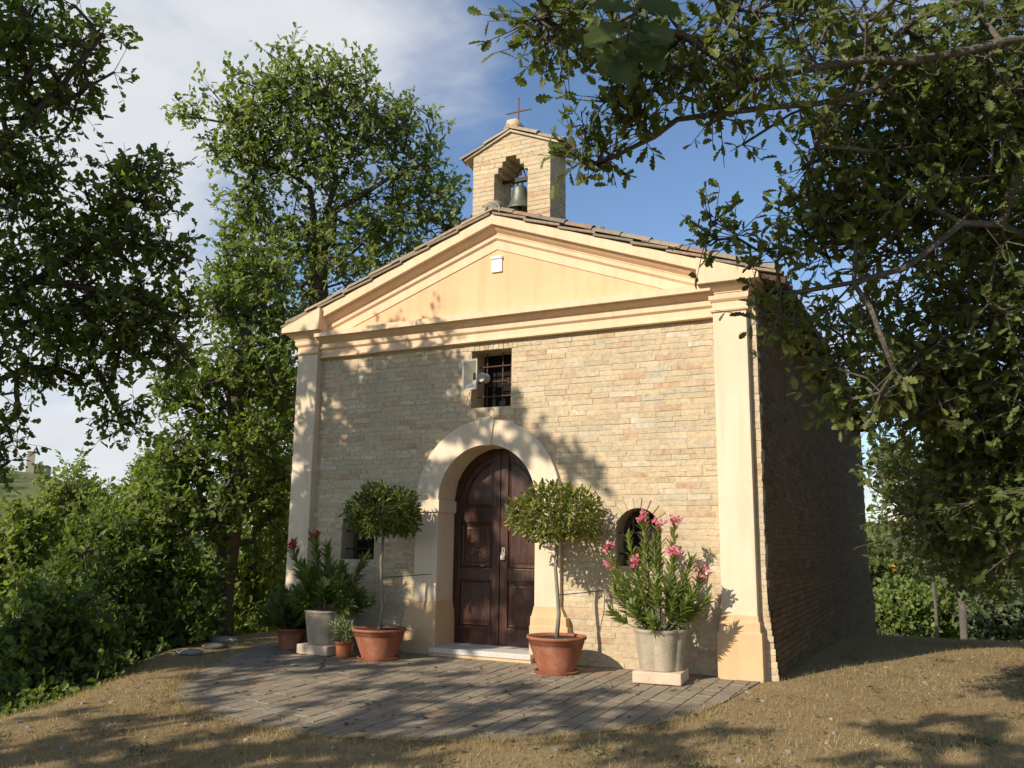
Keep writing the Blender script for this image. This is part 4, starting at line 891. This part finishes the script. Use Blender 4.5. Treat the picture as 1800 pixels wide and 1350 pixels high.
# trees down the slope on the left
for (x, D, top, hw, bot, n, lab, tb_) in ((130, 19, 830, 80, 1080, 150, 'pale sunlit young oak rising behind the slope thicket below the hilltop tower', .2), (250, 17, 820, 75, 1050, 140, 'bright-topped oak between the pale young oak and the leaning trunk', .12),
                                      (30, 15, 900, 90, 1180, 140, 'bushy oak low on the slope under the dark boughs', .05), (170, 12.5, 930, 100, 1200, 150, 'dense shaded oak at the brow of the dry grass', -.12), (300, 12.8, 960, 70, 1180, 110, 'shrubby oak close to the edge of the paved terrace', -.08), (60, 10.5, 1060, 100, 1240, 120, 'low dark oak thicket bordering the dry grass', -.1), (480, 19, 600, 70, 1000, 120, 'oak showing as a green strip behind the left pilaster', .0), (435, 15.2, 940, 60, 1130, 110, 'leafy young oak filling the gap between the leaning trunk and the left pilaster', .03)):
    c = pix(x, bot, D); b_ = np.array([c[0], c[1], gz(c[0], c[1])]); k_ = D/F; mid = (top+bot)/2
    if b_[2] > c[2]: b_[2] = c[2]-.6
    bb = PB([(x+random.uniform(-.3, .3)*hw, top+(bot-top)*q, hw*wq, (bot-top)*.17, D+random.uniform(-.5, .5), int(n*wq/3.6)) for q, wq in ((.12, .55), (.28, .85), (.45, 1.05), (.62, 1.1), (.80, 1.1), (.97, 1.0))])
    tree('oak_tree', lab, b_, [b_, pix(x+10, bot-(bot-top)*.15, D), pix(x, mid, D), pix(x-8, top+(bot-top)*.25, D)], [], bb, .09, .10 if D < 15 else .12, 'oakm', 'oakfar' if tb_ > 0 else 'oak', 'bark', 6, 8, .36, group='oaks down the slope', seg=.5, tintb=tb_)
# slope undergrowth
n = 14000; ux_ = rng.uniform(-14, -1.6, n*3); uy_ = rng.uniform(-7, 7, n*3); dcr = np.interp(uy_, CRX, CRV)-ux_; ok = (dcr > .25) & (dcr < 6) & (rng.random(n*3) < .75); ux_, uy_ = ux_[ok], uy_[ok]
hh_ = rng.random(len(ux_))**1.4*np.clip(dcr[ok]*.55, .06, 1.5)*(.55+.45*np.sin(ux_*2.3)*np.sin(uy_*1.9))
tag(leaves('undergrowth', np.stack([ux_, uy_, ground_z(ux_, uy_)+hh_-.03], 1), rng.normal(size=(len(ux_), 3)), unit(rng.normal(size=(len(ux_), 3))*.6+[0, -.2, .8]), .075*rng.uniform(.6, 1.3, len(ux_)), 'oakm', 'oakfar', None, np.clip(rng.normal(.45, .2, len(ux_)), 0, 1)), label='tangled green undergrowth covering the slope below the terrace', cat='undergrowth', kind='stuff')
# right background: small tree, post, bushes
D6 = 34
c6 = pix(1692, 1098, D6); b6 = np.array([c6[0], c6[1], min(c6[2], gz(c6[0], c6[1]))])
tree('young_tree', 'small thin-crowned tree with a forked trunk beyond the shaded grass', b6, [b6, pix(1692, 1070, D6), pix(1690, 1045, D6)], [[pix(1690, 1045, D6), pix(1670, 1015, D6), pix(1655, 985, D6)], [pix(1692, 1045, D6), pix(1710, 1010, D6), pix(1715, 975, D6)]], PB([(1660, 990, 45, 32, D6, 44), (1705, 975, 50, 34, D6, 44), (1630, 960, 34, 26, D6, 22), (1740, 985, 34, 28, D6, 22)]), .13, .2, 'kite', 'olive', 'barkm', 4, 6, .45, seg=.8)
pc = pix(1646, 1102, 33); MB().tube([(0, 0, -.6), (0.02, 0, .7), (0, 0.01, 1.5)], [.06, .055, .05], 8).build('fence_post', 'barkm', None, loc=(pc[0], pc[1], pc[2])); tag(bpy.data.objects['fence_post'], 'weathered wooden post standing before the bushes', 'post')
for (x, y, rx, ry, D, n, mt, lab) in ((1578, 1060, 55, 46, 40, 140, 'oakfar', 'rounded light green bush nearest the back corner of the chapel'), (1665, 1068, 65, 42, 42, 130, 'oakfar', 'light green bush behind the wooden post'), (1750, 1066, 60, 46, 41, 120, 'olive', 'dull green bush behind the small forked tree'),
                                (1542, 985, 22, 55, 42, 60, 'oakdark', 'dark tree rising just past the back corner of the chapel'), (1590, 1005, 50, 40, 60, 80, 'oakdark', 'dark round tree in the hollow behind the light bushes'), (1551, 1003, 12, 12, 46, 18, 'yellow', 'small bush with yellow leaves past the chapel corner'), (1640, 975, 60, 34, 75, 80, 'olive', 'grey-green tree on the far bank of the hollow'), (1740, 1000, 70, 46, 62, 80, 'olive', 'grey-green thicket behind the small forked tree')):
    c = pix(x, y+ry, D); b_ = np.array([c[0], c[1], min(c[2], gz(c[0], c[1]))]); k_ = D/F
    tree('bush', lab, b_, [b_, np.array([c[0], c[1], c[2]]), pix(x, y, D)], [], PB([(x, y, rx*.8, ry*.8, D, n//2), (x-rx*.4, y+ry*.5, rx*.7, ry*.7, D, n//3), (x+rx*.4, y+ry*.5, rx*.7, ry*.7, D, n//3)]), .05, .16*max(1, D/30), 'kite', mt, 'bark', 4, 7, .4*max(1, D/32), cat='bush', seg=.8)
# trees behind the viewer shading the terrace; eastern ones added to shade side wall
for (x, y, zc, r, n, lab) in ((-2.3, -12.2, 5.0, (3.0, 2.6, 1.8), 120, 'oak behind the viewpoint shading the paved terrace'), (2.0, -10.6, 5.2, (1.2, 1.2, .8), 30, 'slender oak behind the viewpoint shading the dry grass'), (-5.6, -9.6, 6.2, (1.9, 1.9, 1.9), 110, 'oak on the slope beside the viewpoint shading the left pilaster'),
        (8.3, 3.8, 4.0, (1.9, 2.6, 3.8), 230, 'dense unseen oak added east of the chapel to shade its side wall'), (8.9, 8.6, 3.8, (2.2, 2.8, 3.8), 230, 'dense unseen oak added east of the chapel towards its back corner'), (9.2, 13.8, 3.4, (2.2, 2.6, 3.6), 180, 'dense unseen oak added east beyond the chapel back wall')):
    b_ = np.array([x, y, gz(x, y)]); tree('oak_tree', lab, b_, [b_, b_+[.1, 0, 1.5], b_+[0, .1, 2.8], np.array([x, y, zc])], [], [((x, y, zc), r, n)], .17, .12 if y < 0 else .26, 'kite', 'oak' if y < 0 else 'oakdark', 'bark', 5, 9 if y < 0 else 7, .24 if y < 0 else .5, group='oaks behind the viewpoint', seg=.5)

sb = []
for X, Z, t_, r_, n in ((-2.45, 3.5, 9, .55, 26), (-2.4, 2.4, 9, .6, 30), (-2.5, 1.3, 9, .6, 26), (-1.6, 3.2, 9.4, .55, 24), (-1.5, 2.2, 9.2, .6, 28), (-1.3, 1.1, 9, .6, 22), (-.75, 2.85, 9.2, .45, 18), (-.5, 1.9, 9, .5, 14), (.25, 2.75, 9.4, .42, 14), (-2.6, .3, 9, .5, 16), (.0, .9, 9.2, .5, 12), (.95, 2.15, 9.6, .25, 6), (-.8, .1, 9, .5, 12)):
    sb.append((np.array([X, .1, Z])+sdir*t_, (r_*1.05, r_*1.05, r_*.9), int(n*.62)))
b_ = np.array([-6.0, -8.6, gz(-6.0, -8.6)])
tree('oak_tree', 'tall oak beside the viewpoint dappling the left half of the front', b_, [b_, b_+[.1, 0, 2.5], b_+[.3, .3, 5.], b_+[.9, .8, 7.2], b_+[1.5, 1.1, 9.]], [], sb, .2, .12, 'kite', 'oak', 'bark', 5, 9, .21, group='oaks behind the viewpoint', seg=.5)
# ---------------------------------------------------------------- pots and plants
def pot_profile(rt, rb, h): 
    return [(rb*.94, 0), (rb, .01), (rb*1.02, .05*h/.4), (rt*.90, h*.72), (rt*.92, h*.80), (rt*.94, h*.805), (rt*.955, h*.90), (rt, h*.915), (rt*1.03, h*.95), (rt*1.02, h), (rt*.93, h), (rt*.90, h*.93), (0, h*.925)]
def potted(name, label, loc, rt, rb, h, mat='terra', cat='potted plant', group=None, saucer=False):
    root = empty(name, loc, label=label, cat=cat, group=group)
    MB().lathe(pot_profile(rt, rb, h), 40).build('pot', mat, root, smooth=True)
    MB().lathe([(0, h*.90), (rt*.905, h*.932), (rt*.5, h*.955), (0, h*.96)], 20).build('soil', 'soil', root)
    if saucer: MB().lathe([(rb*1.2, -.002), (rb*1.28, .03), (rb*1.20, .032), (rb*1.12, .012), (0, .01)], 32).build('saucer', mat, root)
    return root
def topiary(loc, label, h, rt, rb, ztop, cz_, rx, rz_, mat_t, lit):
    root = potted('topiary_tree', label, loc, rt, rb, h, 'terra', group='clipped trees by the door', saucer=True)
    MB().tube([(0, 0, h*.9), (.022, .01, h+.22), (-.018, 0.01, cz_-.55), (.012, 0, cz_-.2)], [.024, .021, .019, .017], 8).build('trunk', 'stem', root, smooth=True)
    br = MB()
    for k_ in range(12):
        a = k_*2.4; e = (rx*.6*math.cos(a), rx*.6*math.sin(a), cz_+rz_*random.uniform(-.3, .5)); br.tube([(.01, 0, cz_-.3+.02*k_), (e[0]*.5, e[1]*.5, cz_-.12), e], [.010, .008, .004], 5)
    br.build('branches', 'stem', root)
    n = 3300; d = unit(rng.normal(size=(n, 3))); d[:, 2] = np.where(d[:, 2] < -.8, -.8+rng.random(n)*.3, d[:, 2]); rr_ = (.35+.76*rng.random((n, 1))**.55)*(1+.11*np.sin(5*d[:, :1]+3*d[:, 1:2])*np.cos(4*d[:, 2:])+.05*np.sin(13*d[:, :1]+1)*np.sin(11*d[:, 2:]+9*d[:, 1:2]))
    P_ = d*rr_*np.array([rx, rx, rz_])+[0.01, 0, cz_]; A_2 = unit(d*.8+rng.normal(size=(n, 3))*.6+[0, 0, -.05]); U_ = unit(d*.5+rng.normal(size=(n, 3))*.5+[0, 0, .5])
    tint = np.clip(rng.normal(.40, .18, n)+lit*.12*rng.normal(size=n)+lit*.12+lit*.45*(rng.random(n) < .12), 0, 1)
    leaves('crown', P_, A_2, U_, .072*rng.uniform(.6, 1.25, n), 'bay', mat_t, root, tint)
    return root
tR = topiary((1.06, -.52, tz(0, -.52)), 'clipped ball tree with yellowing leaves in a terracotta pot right of the door', .37, .305, .185, 0, 1.60, .47, .305, 'bay', 1.)
tL = topiary((-1.09, -.60, tz(0, -.6)), 'clipped deep green ball tree in a terracotta pot left of the door', .34, .30, .19, 0, 1.63, .385, .30, 'bay', .25)
for r_, zz in ((tR, .78), (tL, .90)): MB().tube([(.02, 0, zz), (.18, .3, zz+.015), (.30, .60, zz+.03)], .005, 5).build('tie_wire', 'darkiron', r_)
def oleander(loc, label, stems, flowers, petal, hts, spread, n_st, leafl=.125, tb_=0., seed=1, pos=None):
    root = empty('oleander', loc, label=label, cat='potted plant', group='oleanders in fluted planters')
    lob = lambda a, z_: 1+.10*(abs(math.cos(3*a))-.55)
    MB().lathe([(.19, 0), (.20, .012), (.248, .345), (.262, .372), (.262, .392), (.225, .392), (.215, .36), (0, .355)], 72, fn=lob).build('planter', 'stone', root)
    MB().lathe([(0, .35), (.2, .365), (0, .375)], 18).build('soil', 'soil', root)
    r = np.random.default_rng(seed); sm = MB(); LP, LA, LU, FP = [], [], [], []
    tgt = list(pos) if pos else []
    while len(tgt) < n_st:
        a = r.uniform(0, 2*np.pi); q = r.uniform(.15, 1)**.6; tgt.append((spread*q*math.cos(a), spread*.65*q*math.sin(a), r.uniform(*hts)*(1-.25*q)))
    for k_, e in enumerate(tgt):
        e = np.array(e); s0 = np.array([e[0]*.18, e[1]*.18, .35]); mid = s0*.45+e*.55+[e[0]*.06, e[1]*.06, -.05]
        pts = [(1-u)**2*s0+2*u*(1-u)*mid+u*u*e for u in np.linspace(0, 1, 9)]; sm.tube(pts, list(np.linspace(.010, .004, 9)), 5)
        for u in np.arange(.40 if k_ % 3 else .52, 1.01, .027):
            p_ = (1-u)**2*s0+2*u*(1-u)*mid+u*u*e; dr = unit((e-mid)*u+(mid-s0)*(1-u))
            for w_ in range(3):
                sdv = unit(np.cross(dr, r.normal(size=3))); LP.append(p_); LA.append(unit(sdv*(1.0-.45*u)+dr*(.45+.45*u)+r.normal(size=3)*.15)); LU.append(unit(dr-.4*sdv+[0, 0, .4]))
        if k_ < flowers: FP.append(e)
    sm.build('stems', 'stem', root)
    LP, LA, LU = map(np.array, (LP, LA, LU)); n = len(LP)
    leaves('foliage', LP, LA, LU, leafl*r.uniform(.7, 1.15, n), 'lance', 'olea', root, np.clip(r.normal(.5, .17, n)+tb_, 0, 1))
    for e in FP:
        m_ = 55; c = np.repeat(e+r.normal(size=(11, 3))*.026+[0, 0, .03], 5, 0); A_3 = unit(r.normal(size=(m_, 3))+[0, -.4, .5])
        leaves('flower_cluster', c, A_3, unit(r.normal(size=(m_, 3))+A_3), .040*r.uniform(.8, 1.2, m_), 'petal', petal, root, np.clip(r.normal(.5, .25, m_), 0, 1))
    return root
def block(loc, rz_, s, label):
    o = MB().box(-s, s, -s, s, 0, .11).build('stone_block', 'block', None, bevel=.012, loc=loc); o.rotation_euler = (0, 0, rz_); return tag(o, label, 'block', 'blocks under the planters')
# right oleander: flower heads placed where the photo shows them
LO = np.array([2.16, -.50, tz(0, -.5)+.11])
def at_y(x, y, Y):
    d = pix(x, y, 1)-CAM; return CAM+d*(Y-CAM[1])/d[1]
ps = [at_y(x, y, -.5+dy)-LO for x, y, dy in ((1130, 920, .0), (1158, 925, -.05), (1185, 922, .05), (1070, 968, -.1), (1185, 978, -.18), (1115, 995, -.22), (1075, 1003, .05), (1235, 1010, .1), (1105, 945, .1), (1150, 955, -.12), (1215, 985, -.05), (1080, 1040, -.2), (1150, 1030, -.3), (1215, 1045, -.15), (1105, 1050, .05), (1185, 1060, .12), (1240, 1055, .0), (1130, 965, .08))]
block((LO[0], LO[1], tz(0, -.5)+.004), rad(6), .235, 'pale stone block carrying the pink oleander planter')
oleander(tuple(LO), 'sunlit oleander with pink flowers in a fluted stone planter near the right pilaster', 18, 8, 'pink', (.6, 1.05), .52, 42, .118, .16, 3, ps)
LL = np.array([-1.90, -.52, tz(0, -.5)+.11])
ps = [at_y(x, y, -.52+dy)-LL for x, y, dy in ((552, 948, 0), (515, 962, -.05), (600, 1000, .1), (575, 965, .05), (640, 985, .1), (535, 1000, -.1), (600, 1030, -.25), (560, 1040, -.2), (625, 1040, -.1))]
block((LL[0], LL[1], tz(0, -.5)+.004), rad(-4), .235, 'pale stone block carrying the crimson oleander planter')
oleander(tuple(LL), 'shaded oleander with crimson flowers in a fluted stone planter left of the door', 18, 2, 'red', (.6, 1.05), .58, 32, .155, -.1, 5, ps)
# leafy strap plant at the far left and the little pot
sp_ = potted('strap_plant', 'dark grassy plant in a terracotta pot before the left pilaster plinth', (-2.50, -.42, tz(0, -.42)), .185, .135, .25, group=None)
n = 420; a = rng.uniform(0, 2*np.pi, n); el = rng.uniform(.2, 1.4, n); dv_ = np.stack([np.cos(a)*np.cos(el), np.sin(a)*np.cos(el), np.sin(el)], 1)
leaves('leaves', rng.normal(size=(n, 3))*[.06, .06, .05]+[0, 0, .27]+dv_*.08*rng.random((n, 1)), dv_, rng.normal(size=(n, 3)), .36*rng.uniform(.5, 1.2, n), 'lance', 'oakdark', sp_, np.clip(rng.normal(.5, .2, n), 0, 1))
lp_ = potted('succulent', 'small pale-leaved plant in a bright terracotta pot beside the left clipped tree', (-1.52, -.68, tz(0, -.68)), .098, .078, .18, 'terra2')
n = 420; d = unit(rng.normal(size=(n, 3))); P_ = d*[.15, .15, .13]*rng.random((n, 1))**.5+[-.02, 0, .29]
leaves('leaves', P_, d+[0, 0, .4], rng.normal(size=(n, 3)), .042*rng.uniform(.7, 1.3, n), 'bay', 'pale', lp_, np.clip(rng.normal(.5, .2, n), 0, 1))
for k_, (x, y, r_, lab) in enumerate(((-3.45, -.72, .13, 'flat pale rock at the left edge of the terrace'), (-3.72, -.25, .17, 'grey rock beside the left pilaster foot'), (-3.3, -1.25, .13, 'small rock lying at the paving rim on the left'))):
    o = lump((0, 0, .0), r_, 20+k_, (1.4, 1, .32)).build('rock', 'rock', None, smooth=True, loc=(x, y, gz(x, y)+.02)); tag(o, lab, 'rock')

# ---------------------------------------------------------------- dry grass blades
n = 300000; gx = rng.uniform(-3.5, 9, n); gy = rng.uniform(-8.2, 9, n); dc = np.hypot(gx-CAM[0], gy-CAM[1])
keep = (~inside(gx, gy) | (~inside(gx*1.03-.0075, (gy+1.1)*1.03-1.1) & (rng.random(n) < .35))) & ~((np.abs(gx) < 3.2) & (gy > -.02)) & (rng.random(n) < np.clip(7/dc, 0, 1)**1.2) & (gx > np.interp(gy, CRX, CRV)-.8)
gx, gy = gx[keep], gy[keep]
rp_ = np.array(ring)[:-1]; rp_ = rp_[rp_[:, 1] < .1]; k0_ = rng.integers(0, len(rp_)-1, 9000); f0_ = rng.random(9000)[:, None]; e_ = rp_[k0_]*(1-f0_)+rp_[k0_+1]*f0_+rng.normal(0, .06, (9000, 2)); gx, gy = np.concatenate([gx, e_[:, 0]]), np.concatenate([gy, e_[:, 1]]); n = len(gx)
an = rng.uniform(0, 2*np.pi, n); lean = rng.uniform(.1, 1.3, n); A4 = np.stack([np.cos(an)*np.sin(lean), np.sin(an)*np.sin(lean), np.cos(lean)], 1)
pt = np.sin(gx*1.3+2)*np.sin(gy*1.7)*.12
tag(leaves('dry_grass', np.stack([gx, gy, ground_z(gx, gy)-.003], 1), A4, rng.normal(size=(n, 3)), .05*rng.uniform(.4, 1.3, n), 'blade', 'straw', None, np.clip(rng.normal(.45, .22, n)+pt, 0, 1)), label='short dry straw-coloured grass in front of the chapel', cat='grass', kind='stuff')

n = 2600; lx = rng.uniform(-2.5, 9, n); ly = rng.uniform(-7.5, 6, n); kp = ~((np.abs(lx) < 3.4) & (ly > -.3)) & (lx > np.interp(ly, CRX, CRV)); lx, ly = lx[kp], ly[kp]; n = len(lx)
zz_ = np.where(inside(lx, ly), -.016*np.clip(-ly, 0, 9)+.02, ground_z(lx, ly)+.012)
MAT['dead'] = foliage('dead_leaves', (.09, .055, .03), (.20, .13, .07), (.36, .27, .16), .1, .8)
tag(leaves('fallen_leaves', np.stack([lx, ly, zz_], 1), rng.normal(size=(n, 3))*[1, 1, .15], rng.normal(size=(n, 3))*.25+[0, 0, 1], .055*rng.uniform(.5, 1.2, n), 'kite', 'dead', None, rng.random(n)), label='fallen brown oak leaves strewn over grass and paving', cat='leaves', kind='stuff')
# weeds and pebbles
wc = np.stack([rng.uniform(-2.2, 8, 70), rng.uniform(-6.8, 3, 70)], 1); wc = wc[~inside(wc[:, 0], wc[:, 1]) & ~((np.abs(wc[:, 0]) < 3.5) & (wc[:, 1] > -.2))]; k_ = rng.integers(0, len(wc), 4200); wp = wc[k_]+rng.normal(0, 1, (4200, 2))*rng.uniform(.03, .22, (len(wc), 1))[k_]
dv_ = unit(rng.normal(size=(4200, 3))*[1, 1, .4]+[0, 0, .7])
tag(leaves('weeds', np.stack([wp[:, 0], wp[:, 1], ground_z(wp[:, 0], wp[:, 1])], 1), dv_, rng.normal(size=(4200, 3))*.4+[0, 0, 1], .035*rng.uniform(.5, 1.4, 4200), 'bay', 'olive', None, rng.random(4200)), label='sparse patches of low green weeds in the dry grass', cat='weeds', kind='stuff')
pb_ = MB(); pr_ = random.Random(3)
for q in range(420):
    x, y = pr_.uniform(-2, 8.5), pr_.uniform(-7, 5)
    if (abs(x) < 3.6 and y > -.3) or inside(np.array(x), np.array(y)): continue
    r_ = pr_.uniform(.008, .03); c_ = [(x+r_*pr_.uniform(.7, 1.3)*math.cos(a), y+r_*pr_.uniform(.7, 1.3)*math.sin(a)) for a in np.linspace(0, 6.28, 7)[:-1]]; zg = gz(x, y)
    pb_.loft([[(a, b_, zg-.01) for a, b_ in c_], [(x+(a-x)*.9, y+(b_-y)*.9, zg+r_*.45) for a, b_ in c_], [(x+(a-x)*.4, y+(b_-y)*.4, zg+r_*.7) for a, b_ in c_]])
tag(pb_.build('pebbles', 'rock'), label='small pale pebbles scattered in the dry grass', cat='pebbles', kind='stuff')
# ---------------------------------------------------------------- far hills: tower and hamlet
def on_ground(px, py, Dmax):          # first hit of the sight line with the terrain
    d = pix(px, py, 1)-CAM
    for D in np.geomspace(200, Dmax, 900):
        p = CAM+d*D
        if gz(p[0], p[1]) > p[2]: return p
    return CAM+d*Dmax
MAT['farwall'] = plain('far_wall', (.50, .40, .27), .9, .1, .1); MAT['farwhite'] = plain('far_white', (.66, .62, .54), .9, .08, .1); MAT['farroof'] = plain('far_roof', (.30, .15, .09), .9, .2, .2)
def house(name, label, loc, w, d, h, mat, roof_h, cat='house'):
    r = empty(name, tuple(loc), rad(random.uniform(-40, 10)), label=label, cat=cat)
    MB().box(-w/2, w/2, -d/2, d/2, -6, h).build('wall', mat, r)
    MB().loft([[(-w/2-.4, -d/2-.4, h), (w/2+.4, -d/2-.4, h), (w/2+.4, d/2+.4, h), (-w/2-.4, d/2+.4, h)], [(-w/2+.3, -.05, h+roof_h), (w/2-.3, -.05, h+roof_h), (w/2-.3, .05, h+roof_h), (-w/2+.3, .05, h+roof_h)]]).build('roof', 'farroof', r)
    for k_ in range(3):
        MB().box(-w/2+w*(k_+.7)/3.6-.5, -w/2+w*(k_+.7)/3.6+.5, -d/2-.06, -d/2+.1, h*.5, h*.5+1.5).build('window', 'dark', r)
    return r
def az_pt(px, R):
    d = pix(px, 930, 1)-CAM; d = d/np.hypot(d[0], d[1]); x, y = CAM[0]+d[0]*R, CAM[1]+d[1]*R; return np.array([x, y, gz(x, y)])
p = az_pt(41, 1120); tw_ = empty('hill_tower', tuple(p), rad(-35), label='square stone tower on the crest of the distant left hill', cat='tower')
MB().box(-4, 4, -4, 4, -8, 21).build('wall', 'farwall', tw_); MB().box(-4.5, 4.5, -4.5, 4.5, 21, 22.2).build('parapet', 'farwall', tw_); MB().box(-.6, .6, -4.1, -3.9, 13, 16).build('window', 'dark', tw_)
for px, R, lab in ((53, 1125, 'ochre house right beside the hilltop tower'), (66, 1130, 'red-roofed farmhouse further down the tower hill'),): house('far_house', lab, az_pt(px, R), 13, 9, 7, 'farwall', 2.5)
for px, R, w, lab in ((1583, 880, 16, 'pale house at the left end of the hamlet on the far right hill'), (1596, 890, 20, 'long white house in the middle of the far right hamlet'), (1612, 900, 13, 'white house by the dark trees of the far right hamlet')): house('far_house', lab, az_pt(px, R), w, 9, 7, 'farwhite', 2.2)
# far woods as one mass on the hills
n = 2600; wa = np.concatenate([rng.uniform(AZ_T-25, AZ_T+30, n), rng.uniform(AZ_V-10, AZ_V+14, n//2)]); wr = np.concatenate([rng.uniform(250, 1250, n), rng.uniform(200, 1000, n//2)])
wx, wy = CAM[0]+wr*np.sin(np.radians(wa)), CAM[1]+wr*np.cos(np.radians(wa)); sel = (np.sin(wx*.021+1)*np.sin(wy*.017)+rng.normal(0, .4, len(wx))) > .05; wx, wy = wx[sel], wy[sel]
ct = np.stack([wx, wy, ground_z(wx, wy)+2.2], 1); per = 46; m_ = len(ct)*per; d = unit(rng.normal(size=(m_, 3))); sz = np.repeat(rng.uniform(2., 4., len(ct)), per)
P_ = np.repeat(ct, per, 0)+d*sz[:, None]*[1, 1, 1.1]*rng.random((m_, 1))**.3
tag(leaves('far_wood', P_, rng.normal(size=(m_, 3)), d+[0, 0, .5], sz*.5, 'kite', 'oak', None, np.clip(np.repeat(rng.normal(.4, .18, len(ct)), per)+rng.normal(0, .1, m_), 0, 1)), label='distant woods scattered over the hills on both sides', cat='woods', kind='stuff')
